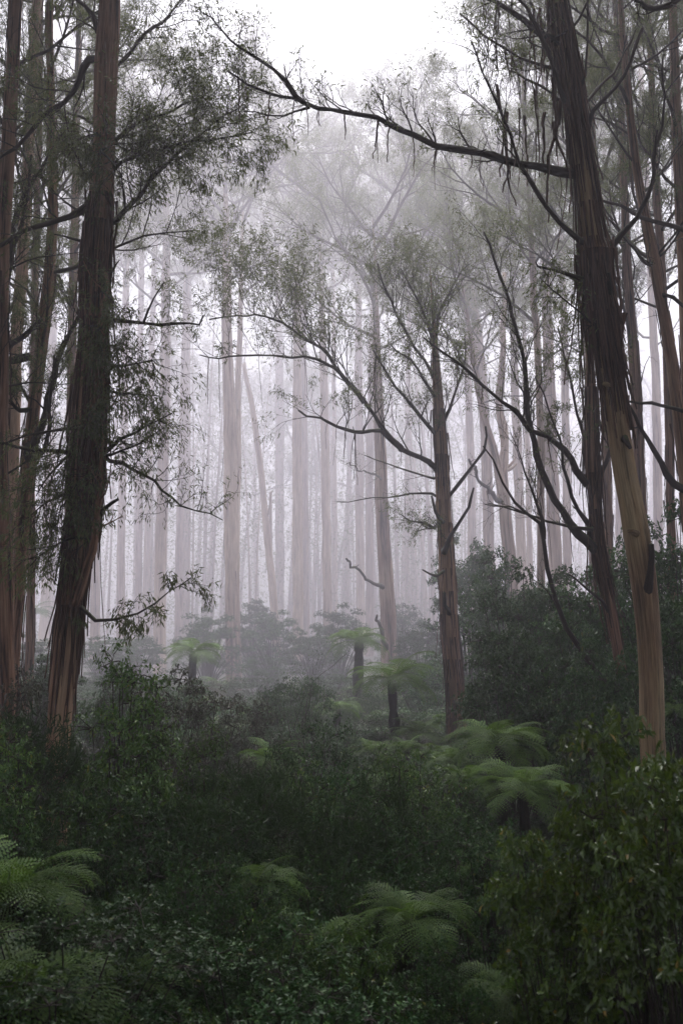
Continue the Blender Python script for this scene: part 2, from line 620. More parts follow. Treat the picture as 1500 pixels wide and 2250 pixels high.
def put_branch(tree, p, az, scale, tilt, r, leafy=True, k=None):
    """one crown branch (shared shape) growing out of point p of the tree"""
    i = r.randint(len(BR)) if k is None else k
    wood = BR[i][0] if leafy else BR_BARE[i % 3]
    o = obj('branch', wood, tree)
    M3 = Matrix.Rotation(az, 4, 'Z') @ Matrix.Rotation(-tilt, 4, 'Y') @ Matrix.Rotation(r.uniform(-0.6, 0.6), 4, 'X')
    o.matrix_local = Matrix.Translation(Vector(p)) @ M3 @ Matrix.Scale(scale, 4)
    if leafy:
        obj('foliage', BR[i][1], o)
    return o


STRIPS = []
for i in range(5):
    r = np.random.RandomState(160 + i)
    tb = Tubes()
    L = 1.0
    p = Vector((0, 0, 0))
    pts, w = [], []
    bend = r.uniform(-0.10, 0.10, 2)
    for k in range(9):
        t = k / 8
        pts.append(Vector((bend[0] * t * t * 1.2 + 0.012 * r.normal(), bend[1] * math.sin(t * 4), -t)))
        w.append((0.055 * (1 - 0.6 * t)) * r.uniform(0.6, 1.2))
    tb.ribbon(pts, w, Vector((0, 1, 0)), 0.6, 0.008)
    STRIPS.append(tb.mesh('bark_ribbon', M['strip']))


def put_strip(parent, p, length, r, width=1.0):
    o = obj('bark_strip', STRIPS[r.randint(len(STRIPS))], parent)
    o.location = p
    o.rotation_euler = (r.normal(0, 0.06), r.normal(0, 0.06), r.uniform(0, 6.28))
    o.scale = (width, width, length)
    return o


# ------------------------------------------------------------------ eucalyptus trees
def trunk_path(pts, Y, step, r, wob=0.02, extend=0.0, Y2=None):
    """photograph pixels (px, py, width, dk) from the ground up -> world points, radii, dk"""
    rows = []
    for i, q in enumerate(pts):
        px, py, w = q[:3]
        dk = q[3] if len(q) > 3 else 0.4
        yy = Y if Y2 is None else Y + (Y2 - Y) * i / (len(pts) - 1)
        p = P(px, py, yy)
        rows.append((p.x, p.y, p.z, W(w, p) * 0.5, dk))
    p0, p1 = rows[0], rows[1]
    gx = p0[0] + (p0[0] - p1[0]) / max(p1[2] - p0[2], 0.5) * (p0[2] - gz(p0[0], p0[1])) * 0.5
    gzz = gz(gx, p0[1])
    if p0[2] - gzz > 0.3:
        rows.insert(0, (gx, p0[1], gzz - 0.4, p0[3] * 1.25, p0[4]))
    if extend > 0:
        p0, p1 = rows[-2], rows[-1]
        k = extend / max(p1[2] - p0[2], 0.5)
        for f in (0.5, 1.0):
            rows.append((p1[0] + (p1[0] - p0[0]) * k * f, p1[1], p1[2] + extend * f, p1[3] * (1 - 0.85 * f), p1[4]))
    A = catmull(rows, step)
    n = len(A)
    A[1:, 0] += np.cumsum(r.normal(0, wob, n - 1)) * 0.3
    A[1:, 1] += np.cumsum(r.normal(0, wob, n - 1)) * 0.3
    A[:, 3] = np.maximum(A[:, 3], 0.012)
    return A


def shag(tree, A, r, n_loose, n_hang, zlo=None, zhi=None, mat='strip', k_=0.75):
    """shredded bark clinging to a trunk, and the larger ribbons hanging from it"""
    tb = Tubes()
    lo = 0
    zs = A[:, 2]
    idx = [i for i in range(3, len(A) - 3) if (zlo is None or zs[i] > zlo) and (zhi is None or zs[i] < zhi)]
    for k in range(n_loose):
        i = idx[r.randint(len(idx))]
        if r.uniform() > 0.25 + A[i, 4]:
            continue
        th = r.uniform(0, 6.28)
        dirv = Vector((math.cos(th), math.sin(th), 0))
        L = r.uniform(0.5, 2.2) * k_
        pts, w = [], []
        ww = r.uniform(0.015, 0.07) * k_
        sw = r.normal(0, 0.05)
        peel = r.uniform(0.0, 0.10) * (r.uniform() < 0.4)
        for s in range(8):
            z = zs[i] - L * s / 7
            j = int(np.clip(np.searchsorted(zs, z), 1, len(A) - 1))
            f = (z - zs[j - 1]) / max(zs[j] - zs[j - 1], 1e-4)
            c = A[j - 1, :4] + (A[j, :4] - A[j - 1, :4]) * min(max(f, 0), 1)
            out = c[3] * 1.02 + 0.012 + peel * (s / 7) ** 2
            a2 = th + sw * s / 7
            pts.append(Vector((c[0] + math.cos(a2) * out, c[1] + math.sin(a2) * out, z)))
            w.append(ww * (1.0 - 0.7 * (s / 7) ** 2) * r.uniform(0.7, 1.2))
        tb.ribbon(pts, w, dirv, min(1, A[i, 4] + 0.2), 0.012)
    if tb.n:
        o = obj('shredded_bark', tb.mesh('shredded_bark', M[mat]), tree)
        o['kind'] = 'stuff'
    for k in range(n_hang):
        i = idx[r.randint(len(idx))]
        th = r.uniform(0, 6.28)
        rr = A[i, 3] * 1.0 + r.uniform(0.01, 0.10)
        put_strip(tree, (A[i, 0] + math.cos(th) * rr, A[i, 1] + math.sin(th) * rr, zs[i]), r.uniform(0.8, 3.0) * k_, r, r.uniform(0.6, 1.6) * k_)


AXES = {}        # axis points and radii of every tree's trunk and limbs, so that new limbs root in them


def make_tree(label, Y, pts, seed, mat='bark', step=0.6, sides=18, groove=0.06, extend=8.0, Y2=None, group=None,
              crown=0, crown_from=None, crown_scale=(0.7, 1.2), tilt=(0.2, 0.9), bare=0, wob=0.02, az=None, crown_to=None,
              name='eucalyptus_tree', cat='tree'):
    r = np.random.RandomState(seed)
    A = trunk_path(pts, Y, step, r, wob, extend, Y2)
    t = thing(name, label, cat, (0, 0, 0), group)
    tb = Tubes()
    tb.add(A[:, :3], A[:, 3], sides, A[:, 4], groove, seed)
    obj('trunk', tb.mesh('trunk', M[mat]), t)
    AXES[t.name] = [A[:, :4]]
    zs = A[:, 2]
    if crown or bare:
        z0 = P(750, crown_from, Y).z if crown_from is not None else zs[-1] * 0.5
        z1 = zs[-1] if crown_to is None else P(750, crown_to, Y).z
        for k in range(crown + bare):
            z = z0 + (z1 - z0) * (k + r.uniform(0, 1)) / (crown + bare)
            i = int(np.clip(np.searchsorted(zs, z), 0, len(A) - 1))
            a_ = (k * 2.4 + r.uniform(-0.5, 0.5)) if az is None else r.uniform(*az)
            leafy = (k % max(1, (crown + bare) // max(1, bare))) != 0 if bare else True
            put_branch(t, A[i, :3], a_, r.uniform(*crown_scale) * D(Y) / Y, r.uniform(*tilt) - 0.35, r, leafy)
    return t, A


def limb(tree, px_pts, Y0, Y1, w0, w1, seed, twigs=0, tlen=1.2, tup=0.4, leaves=3, lsize=0.13, mat='limb', start=0.2, dk=0.6, depth=2,
         strips=0, kids=(4, 4), vines=0, wig=0.06):
    """a limb laid along photograph pixels between two depths, with twigs, leaves and hanging ribbons"""
    r = np.random.RandomState(seed)
    rows = []
    n = len(px_pts)
    k_ = D(Y0) / Y0
    tlen, lsize = tlen * k_, lsize * k_
    for i, (px, py) in enumerate(px_pts):
        f = i / (n - 1)
        p = P(px, py, Y0 + (Y1 - Y0) * f)
        rows.append((p.x, p.y, p.z, W(w0 + (w1 - w0) * f, p) * 0.5))
    ax = AXES.get(tree.name)
    if ax:
        B = np.concatenate(ax)
        p0 = np.array(rows[0][:3])
        far_ = np.array(rows[1][:3]) - p0
        root = p0 - far_ / (np.linalg.norm(far_) + 1e-6) * 0.05
        j = int(np.argmin(np.linalg.norm(B[:, :3] - root, axis=1)))
        gap = np.linalg.norm(B[j, :3] - p0)
        if gap < W(90, Vector(p0)):
            rows[0] = (*(p0 * 0.25 + B[j, :3] * 0.75), rows[0][3])
            rows.insert(1, (*(p0 + far_ * 0.06 + np.array([0, 0, -0.1 * rows[0][3]])), rows[0][3]))
    A = catmull(rows, max(0.10, 0.012 * D(Y0)))
    kink = r.normal(0, 0.010 * D(Y0) / 10, (len(A) - 2, 3))
    kink[1:] += 0.6 * kink[:-1]
    A[1:-1, :3] += kink
    A[:, 3] *= 1 + r.normal(0, 0.09, len(A))
    m_ = min(4, len(A))
    A[:m_, 3] *= np.linspace(1.35, 1.0, m_)
    if ax is not None:
        ax.append(A[:, :4].copy())
    A[:, 3] = np.maximum(A[:, 3], 0.004)
    tb, an = Tubes(), []
    tb.add(A[:, :3], A[:, 3], 8, dk, 0.04, seed)
    for k in range(int(len(A) / 9)):                     # broken-off stubs
        i = r.randint(1, len(A) - 1)
        s = rvec(r).normalized()
        ln = A[i, 3] * r.uniform(1.8, 5)
        q0 = Vector(A[i, :3])
        tb.add([q0, q0 + s * ln * 0.6, q0 + s * ln + Vector((0, 0, ln * 0.2))], [A[i, 3] * 0.5, A[i, 3] * 0.35, A[i, 3] * 0.15], 5, dk)
    for k in range(twigs):
        f = start + (1 - start) * (k + r.uniform(0, 1)) / twigs
        i = min(int(f * (len(A) - 1)), len(A) - 2)
        d = Vector(A[i + 1, :3] - A[i, :3]).normalized()
        s = rvec(r)
        s = (s - d * s.dot(d)).normalized()
        nd = (d * 0.5 + s * 0.6 + Vector((0, 0, tup))).normalized()
        grow(tb, an, A[i, :3], nd, tlen * r.uniform(0.5, 1.3), max(0.006, A[i, 3] * 0.35), 0, depth - 1, r,
             up=tup * 0.5, wig=0.16, spread=0.65, kids=kids, ratio=0.6, dk=dk, sides=(5, 4, 3, 3), leafstart=0.35)
    o = obj('branch', tb.mesh('branch', M[mat]), tree)
    if an and leaves > 0:
        cnt = max(1, int(math.ceil(leaves)))
        if leaves < 1:
            an = [a_ for a_ in an if r.uniform() < leaves]
        if an:
            obj('foliage', leaf_mesh('foliage', leaf_arrays(an, cnt, lsize, 0.2, 0.06 * k_, 0.9, r), M['gum_leaf']), o)
    for k in range(strips):
        i = r.randint(1, len(A) - 1)
        put_strip(o, A[i, :3] - np.array([0, 0, A[i, 3]]), r.uniform(0.2, 1.0) * D(Y0) / 20, r, r.uniform(0.4, 1.2) * k_)
    return o, A


def settle(t, A=None):
    """move the tree's origin to its base"""
    base = Vector(A[0, :3]) if A is not None else Vector((0, 0, 0))
    t.location = base
    for ch in t.children:
        ch.location = ch.location - base


# --- the big dark tree on the left
tL, A = make_tree('big dark-barked eucalyptus with a bare tan lower trunk, nearest on the left', 24,
                  [(126, 1900, 40, .05), (130, 1640, 47, .0), (143, 1480, 53, .02), (152, 1385, 57, .15), (160, 1330, 53, .6), (170, 1230, 57, .85),
                   (182, 1130, 58, .85), (190, 1000, 58, .75), (197, 880, 58, .62), (204, 760, 53, .5), (208, 650, 53, .55), (212, 560, 57, .85),
                   (216, 490, 57, .9), (221, 430, 52, .35), (224, 380, 50, .3), (228, 300, 46, .6), (232, 180, 50, .6), (237, 80, 48, .6), (243, -40, 42, .6), (250, -260, 35, .6)],
                  11, step=0.3, sides=36, groove=0.075, extend=12, wob=0.008)
r = np.random.RandomState(12)
shag(tL, A, r, 420, 46, P(0, 1360, 24).z, P(0, 420, 24).z)
limb(tL, [(168, 1330), (195, 1240), (218, 1130), (229, 1000), (231, 850), (229, 700), (232, 600)], 23.5, 23.5, 18, 11, 21, 16, 0.9, 0.1, 3, 0.15, mat='bark', dk=.8)   # second stem
limb(tL, [(236, 702), (262, 705), (320, 711), (380, 711), (440, 718), (447, 693)], 23.7, 22.5, 9, 4, 22, 0, dk=.6)
limb(tL, [(314, 709), (322, 680), (338, 652), (361, 620)], 23.0, 22.8, 5, 2.5, 23, 0)
limb(tL, [(238, 985), (265, 962), (300, 945), (345, 925), (378, 908)], 23.7, 22.8, 8, 3, 24, 14, 0.8, -0.1, 3, 0.12, depth=2)
limb(tL, [(238, 1010), (270, 1015), (315, 1040), (355, 1075), (400, 1115), (440, 1125), (490, 1143)], 23.7, 22.4, 9, 2.5, 25, 16, 0.95, 0.35, 3, 0.12, start=0.3)
limb(tL, [(230, 1120), (245, 1107), (260, 1097)], 23.6, 23.2, 9, 6, 26, 0)
limb(tL, [(205, 1365), (250, 1362), (300, 1350), (340, 1330), (375, 1300), (420, 1270)], 23.4, 22.2, 7, 2, 27, 16, 0.7, -0.25, 4, 0.17, start=0.1)
limb(tL, [(252, 485), (275, 465), (310, 425), (350, 375), (400, 330), (450, 285), (520, 240)], 24, 24.5, 12, 3, 28, 26, 1.9, 0.35, 2.2, 0.14, depth=3, kids=(5, 4), start=0.15)
limb(tL, [(232, 330), (290, 280), (330, 262), (400, 235), (460, 200)], 24, 25.5, 10, 3, 29, 24, 1.7, 0.1, 2.2, 0.14, depth=3, kids=(5, 4), start=0.15)
limb(tL, [(225, 400), (270, 355), (350, 330), (430, 310), (520, 300), (555, 290)], 24.2, 23, 9, 2.5, 30, 26, 1.5, -0.1, 2.2, 0.14, depth=3, kids=(5, 4), start=0.1)
limb(tL, [(243, 160), (290, 110), (340, 60), (380, 20), (420, -30)], 24, 26, 11, 3, 31, 18, 1.6, 0.2, 3, 0.14, depth=3, kids=(4, 4))
limb(tL, [(218, 70), (205, 35), (185, 12), (160, -5), (120, -40)], 24, 23.5, 12, 6, 32, 6, 1.4, 0.1, 3, 0.14, depth=3)
limb(tL, [(200, 125), (160, 200), (100, 260), (60, 300), (10, 345), (-60, 400)], 24.2, 26, 14, 5, 33, 16, 1.6, 0.2, 3, 0.14, depth=3)
limb(tL, [(180, 460), (130, 482), (70, 500), (25, 530), (-40, 570)], 24, 23, 13, 9, 34, 8, 1.3, 0.1, 2, 0.14)
limb(tL, [(183, 528), (160, 525), (140, 518), (120, 515)], 24, 23.4, 6, 3, 35, 0)
limb(tL, [(184, 380), (160, 330), (148, 270), (140, 220)], 23.8, 23, 6, 2.5, 36, 8, 0.8, 0.3, 2, 0.13)
limb(tL, [(245, 600), (255, 585), (263, 571)], 23.7, 23.4, 4, 2, 37, 0)
limb(tL, [(165, 940), (110, 950), (60, 958), (10, 975)], 23.8, 23.5, 7, 4, 38, 6, 0.9, -0.2, 2, 0.14)
limb(tL, [(160, 995), (100, 995), (40, 985), (-30, 965)], 23.8, 24.5, 8, 5, 39, 6, 0.9, -0.2, 2, 0.14)
for k, (x, y, dx, dy, n_, ln) in enumerate([(150, 1080, -90, 60, 20, 1.2), (170, 1180, -110, 70, 20, 1.2), (140, 1010, -60, 80, 18, 1.0),
                                            (235, 760, 70, 40, 16, 0.9), (240, 860, 110, 10, 18, 1.1), (240, 800, 120, -10, 16, 1.1), (225, 640, 40, 50, 12, 0.7), (215, 890, -30, 60, 12, 0.7),
                                            (200, 1040, -60, 70, 16, 0.9), (215, 720, -10, 80, 12, 0.6), (240, 1000, 120, -60, 14, 1.0), (225, 330, 40, 60, 18, 1.1), (215, 290, -60, 60, 18, 1.1)]):
    limb(tL, [(x, y), (x + dx * .5, y + dy * .35), (x + dx, y + dy)], 23.4, 22.6, 5, 2, 300 + k, n_, ln, -0.15, 4, 0.14, depth=2, start=0.0, kids=(5, 4))
settle(tL, A)

# --- the leaning tree on the right
tR, A = make_tree('streaked olive and brown eucalyptus leaning left, nearest tree on the right', 20,
                  [(1462, 2040, 59, .3), (1446, 1800, 54, .32), (1434, 1620, 54, .33), (1432, 1500, 53, .34), (1424, 1380, 52, .42), (1412, 1260, 56, .55), (1398, 1170, 56, .35),
                   (1374, 1040, 49, .22), (1358, 930, 47, .35), (1345, 840, 45, .2), (1334, 760, 49, .35), (1324, 690, 54, .85), (1315, 610, 54, .95),
                   (1311, 555, 54, .9), (1305, 528, 45, .3), (1294, 450, 40, .25), (1283, 370, 41, .3), (1273, 300, 38, .45), (1262, 220, 40, .5), (1248, 120, 40, .45), (1232, 20, 36, .5), (1220, -80, 32, .5), (1195, -260, 27, .5)],
                  41, mat='bark_olive', step=0.25, sides=40, groove=0.06, extend=9, wob=0.006)
r = np.random.RandomState(42)
shag(tR, A, r, 260, 14, P(0, 760, 20).z, P(0, 530, 20).z)
shag(tR, A, r, 260, 34, P(0, 530, 20).z, P(0, -80, 20).z)
limb(tR, [(1262, 384), (1200, 370), (1140, 358), (1080, 342), (1030, 332), (960, 320), (930, 305), (880, 285), (830, 262), (760, 247), (700, 236), (650, 218), (590, 200), (550, 185), (522, 170), (500, 156)],
     20, 18, 19, 4, 51, 26, 1.0, 0.5, .8, 0.12, depth=3, kids=(4, 3), strips=22)
limb(tR, [(652, 218), (630, 180), (598, 150), (560, 130), (525, 108), (490, 70), (462, 38), (440, 25)], 18.3, 17.6, 9, 2.5, 52, 9, 0.6, 0.5, 0, depth=2)
limb(tR, [(680, 230), (650, 245), (625, 252), (590, 250), (535, 245)], 18.4, 17.8, 5, 2, 53, 3, 0.5, 0.1, 0)
limb(tR, [(1292, 540), (1262, 517), (1232, 492), (1202, 455), (1178, 415), (1160, 385), (1145, 358), (1120, 300), (1102, 260), (1082, 205), (1060, 160), (1035, 90)], 20, 17.6, 12, 4, 54, 12, 1.1, 0.35, .8, 0.12, start=.5, depth=3, kids=(4, 3))
limb(tR, [(1338, 552), (1362, 515), (1398, 480), (1418, 430), (1432, 380), (1440, 320), (1450, 280), (1458, 210), (1456, 120)], 20, 19, 13, 4, 55, 6, 0.7, 0.5, 0, start=.4)
limb(tR, [(1440, 340), (1442, 300), (1444, 285)], 19.3, 19.1, 5, 3, 56)
limb(tR, [(1284, 310), (1296, 270), (1325, 225), (1355, 190), (1385, 140), (1398, 100), (1410, 62)], 20, 19, 11, 6, 57)
limb(tR, [(1286, 228), (1310, 200), (1345, 160), (1370, 110), (1394, 66)], 20.2, 20.5, 8, 4, 58)
limb(tR, [(1258, 250), (1235, 190), (1215, 140), (1190, 85), (1165, 40), (1130, -10)], 19.9, 18.6, 13, 8, 59, 4, 1.0, 0.3, .7, start=.6)
limb(tR, [(1236, 102), (1190, 80), (1150, 45), (1090, 5), (1040, -20)], 20, 19, 15, 10, 60, 6, 1.0, 0.2, 1, strips=14)
limb(tR, [(1246, 160), (1200, 148), (1140, 128), (1090, 95), (1040, 60), (1010, 30)], 20.4, 22, 9, 4, 61, 8, 1.2, 0.3, 1.5, strips=10, depth=3)
limb(tR, [(1262, 245), (1210, 205), (1170, 180), (1120, 155)], 20.4, 22, 8, 4, 62, 8, 1.3, 0.4, 1.2, strips=10, depth=3)
limb(tR, [(1252, 70), (1275, 40), (1290, 0), (1296, -30)], 20, 19.6, 6, 4, 63)
limb(tR, [(1270, 200), (1285, 130), (1292, 60), (1290, -10)], 19.9, 19.6, 6, 4, 64)
limb(tR, [(1286, 614), (1252, 603), (1222, 594), (1186, 583), (1176, 576)], 20, 19.2, 11, 3, 65)
limb(tR, [(1300, 715), (1275, 690), (1240, 655), (1210, 630), (1185, 610)], 19.8, 19, 4, 2, 66, 14, 0.55, 0.0, 4, 0.13, start=0.1)
limb(tR, [(1335, 720), (1338, 680), (1340, 630), (1336, 600)], 19.6, 19.4, 13, 9, 67, dk=1.0)
limb(tR, [(1425, 1290), (1428, 1250), (1430, 1196)], 19.6, 19.4, 16, 11, 68, dk=1.0)
limb(tR, [(1395, 1175), (1385, 1170), (1378, 1166)], 19.6, 19.3, 12, 8, 69, mat='bark_olive', dk=.4)
limb(tR, [(1340, 850), (1332, 846), (1326, 843)], 19.7, 19.4, 14, 10, 70, mat='bark_olive', dk=.3)
limb(tR, [(1372, 960), (1376, 975), (1384, 985)], 19.6, 19.35, 13, 8, 71, dk=1.0)
limb(tR, [(1500, -20), (1455, 12), (1420, 18), (1412, 5), (1395, 2)], 14, 13, 16, 6, 72, 6, 0.4, 0.0, 0)
# tufts of dead bark caught on the right tree's limbs
for k in range(26):
    x, y = r.uniform(1085, 1255), r.uniform(-10, 360)
    put_strip(tR, P(x, y, r.uniform(19, 20.5)), r.uniform(0.4, 1.1), r, r.uniform(0.4, 1.0))
settle(tR, A)

# --- the forked tree right of centre
tC, A = make_tree('reddish peeling eucalyptus with forked bare limbs, right of the small tree ferns', 48,
                  [(1006, 1620, 42, .8), (1000, 1500, 40, .7), (990, 1400, 38, .55), (985, 1300, 36, .4), (980, 1200, 34, .3), (975, 1100, 31, .25), (970, 1000, 28, .35), (964, 900, 24, .4), (958, 800, 18, .5), (955, 740, 12, .6), (952, 690, 7, .7)],
                  81, step=0.5, sides=28, groove=0.075, extend=1.5, wob=0.012)
r = np.random.RandomState(82)
shag(tC, A, r, 240, 30, P(0, 1600, 48).z, P(0, 850, 48).z)
limb(tC, [(956, 1032), (920, 1005), (880, 985), (835, 947), (800, 945), (755, 945), (715, 930), (690, 915), (656, 902)], 48, 45, 13, 4, 83, 14, 2.4, 0.5, 1.5, .17, depth=3, strips=18)
limb(tC, [(880, 985), (845, 940), (800, 880), (770, 840), (735, 805), (700, 785), (650, 790), (600, 782), (540, 783), (480, 786), (440, 780)], 47, 44, 10, 3, 84, 26, 2.6, 0.55, 2.5, .18, depth=3, strips=10)
limb(tC, [(800, 885), (760, 830), (720, 780), (690, 750), (640, 725), (600, 700), (560, 690), (520, 695), (460, 702)], 47.5, 45, 9, 3, 85, 40, 3.3, 0.7, 3, .2, depth=3, kids=(5, 4))
limb(tC, [(962, 960), (930, 915), (905, 890), (870, 850), (835, 800), (820, 770)], 48, 46.5, 9, 4, 86, 14, 1.6, 0.5, 1.5, .17, depth=3)
limb(tC, [(958, 880), (930, 830), (900, 790), (860, 760)], 48, 46.5, 7, 3, 87, 12, 1.8, 0.5, 2, .17, depth=3)
limb(tC, [(985, 1092), (1012, 1055), (1035, 1020), (1058, 990), (1068, 960), (1066, 938)], 48, 46.5, 9, 4, 118)
limb(tC, [(978, 1215), (988, 1180), (1010, 1150), (1030, 1115), (1040, 1072)], 47.4, 46.4, 11, 5, 89)
limb(tC, [(966, 1140), (958, 1120), (948, 1090)], 47.5, 47, 7, 4, 90)
limb(tC, [(960, 1265), (945, 1258), (928, 1252)], 47.6, 47, 5, 3, 91)
limb(tC, [(985, 1340), (982, 1325), (976, 1303)], 47.4, 46.9, 8, 6, 92, dk=1.0)
limb(tC, [(965, 940), (985, 900), (1000, 860), (1015, 800), (1020, 740)], 48, 48, 8, 3, 93, 12, 1.8, 0.5, 2, .17, depth=3)
limb(tC, [(955, 1050), (900, 1035), (850, 1020), (800, 1000)], 48, 49, 5, 2, 94, 6, 1.0, 0.2, .5, depth=2)
limb(tC, [(952, 1085), (900, 1085), (850, 1090), (790, 1100), (740, 1102)], 48, 47, 5, 1.5, 95, 6, 1.0, 0.3, 0, depth=2)
limb(tC, [(956, 1160), (930, 1145), (905, 1142), (880, 1130)], 47.6, 46.6, 6, 2, 96, 22, 1.1, 0.2, 4, .15, start=.1, depth=2, kids=(5, 4))
limb(tC, [(955, 760), (935, 700), (910, 640), (880, 590)], 48, 47, 8, 3, 97, 24, 2.4, 0.5, 1.6, .17, depth=3, kids=(5, 4))
limb(tC, [(955, 740), (970, 680), (1000, 620), (1030, 580)], 48, 48, 8, 3, 98, 20, 2.2, 0.5, 1.6, .17, depth=3, kids=(5, 4))
limb(tC, [(958, 840), (900, 740), (870, 680), (840, 620), (830, 580)], 48, 46, 8, 3, 99, 24, 2.2, 0.5, 1.6, .17, depth=3, kids=(5, 4))
settle(tC, A)

# --- the dark arching tree between the two, and its slim neighbour
tD, A = make_tree('dark slender eucalyptus with long arching limbs, just left of the leaning tree', 34,
                  [(1382, 1600, 26, .9), (1362, 1480, 24, .9), (1342, 1360, 24, .85), (1325, 1270, 24, .9), (1312, 1200, 26, .95), (1306, 1120, 24, .9), (1300, 1040, 30, .85), (1298, 960, 26, .7), (1294, 850, 20, .7), (1288, 720, 15, .7), (1280, 600, 11, .7)],
                  101, mat='bark', step=0.4, sides=20, groove=0.07, extend=6, wob=0.012)
r = np.random.RandomState(102)
shag(tD, A, r, 130, 22, P(0, 1300, 34).z, P(0, 800, 34).z)
limb(tD, [(1312, 1210), (1270, 1175), (1235, 1120), (1205, 1070), (1180, 1000), (1168, 940), (1160, 870), (1150, 800), (1132, 720), (1110, 640), (1085, 570), (1062, 510)], 34, 32, 20, 4, 103, 22, 1.8, 0.4, 2, .14, depth=3, start=.45, strips=16)
limb(tD, [(1288, 1062), (1262, 1030), (1235, 985), (1205, 960), (1165, 945), (1130, 905), (1100, 880), (1060, 848), (1020, 812), (980, 775), (930, 742)], 34, 31.5, 16, 4, 104, 20, 1.7, 0.4, 2, .14, depth=3, start=.35, strips=16)
limb(tD, [(1300, 1160), (1270, 1120), (1250, 1060), (1235, 1020), (1225, 960), (1205, 900), (1175, 830)], 34, 33, 10, 3, 105, 12, 1.3, 0.5, 1.5, .14, depth=3, start=.3)
limb(tD, [(1298, 1165), (1250, 1158), (1200, 1148), (1150, 1128), (1110, 1110), (1070, 1105)], 33.7, 32.5, 8, 2, 106, 12, 0.9, 0.3, .4, depth=2)
limb(tD, [(1310, 1050), (1330, 1010), (1345, 960), (1335, 880), (1325, 800)], 34, 34.5, 10, 3, 107, 12, 1.4, 0.4, 2, .14, depth=3)
limb(tD, [(1300, 1020), (1280, 960), (1260, 880), (1240, 800), (1225, 720)], 34, 35.5, 9, 3, 108, 18, 1.6, 0.4, 3, .14, depth=3)
limb(tD, [(1325, 1318), (1295, 1300), (1265, 1275), (1250, 1262)], 33.7, 33, 6, 3, 109, 4, 0.6, 0.3, .5)
settle(tD, A)

tE, A = make_tree('thin crooked dark sapling with bare twigs, leaning left before the thicket', 33,
                  [(1330, 1500, 12, .9), (1285, 1440, 12, .9), (1245, 1380, 11, .9), (1222, 1320, 10, .9), (1203, 1250, 10, .9), (1195, 1190, 9, .9), (1186, 1150, 8, .9), (1160, 1130, 7, .9), (1132, 1105, 6, .9), (1105, 1060, 5, .9), (1085, 1010, 4, .9), (1062, 980, 2.5, .9)],
                  111, mat='limb', step=0.3, sides=9, groove=0.05, extend=0, wob=0.01, name='sapling', cat='sapling')
limb(tE, [(1192, 1170), (1180, 1110), (1160, 1060), (1145, 1010), (1120, 950)], 33, 32, 7, 2, 112, 12, 1.0, 0.4, .4, depth=3)
limb(tE, [(1222, 1330), (1210, 1310), (1190, 1290), (1165, 1270)], 33, 32.6, 4, 1.5, 113, 5, 0.6, 0.3, .3)
limb(tE, [(1160, 1130), (1120, 1110), (1090, 1108), (1065, 1107)], 33, 32.6, 4, 1.5, 114, 6, 0.6, 0.3, 0)
settle(tE, A)

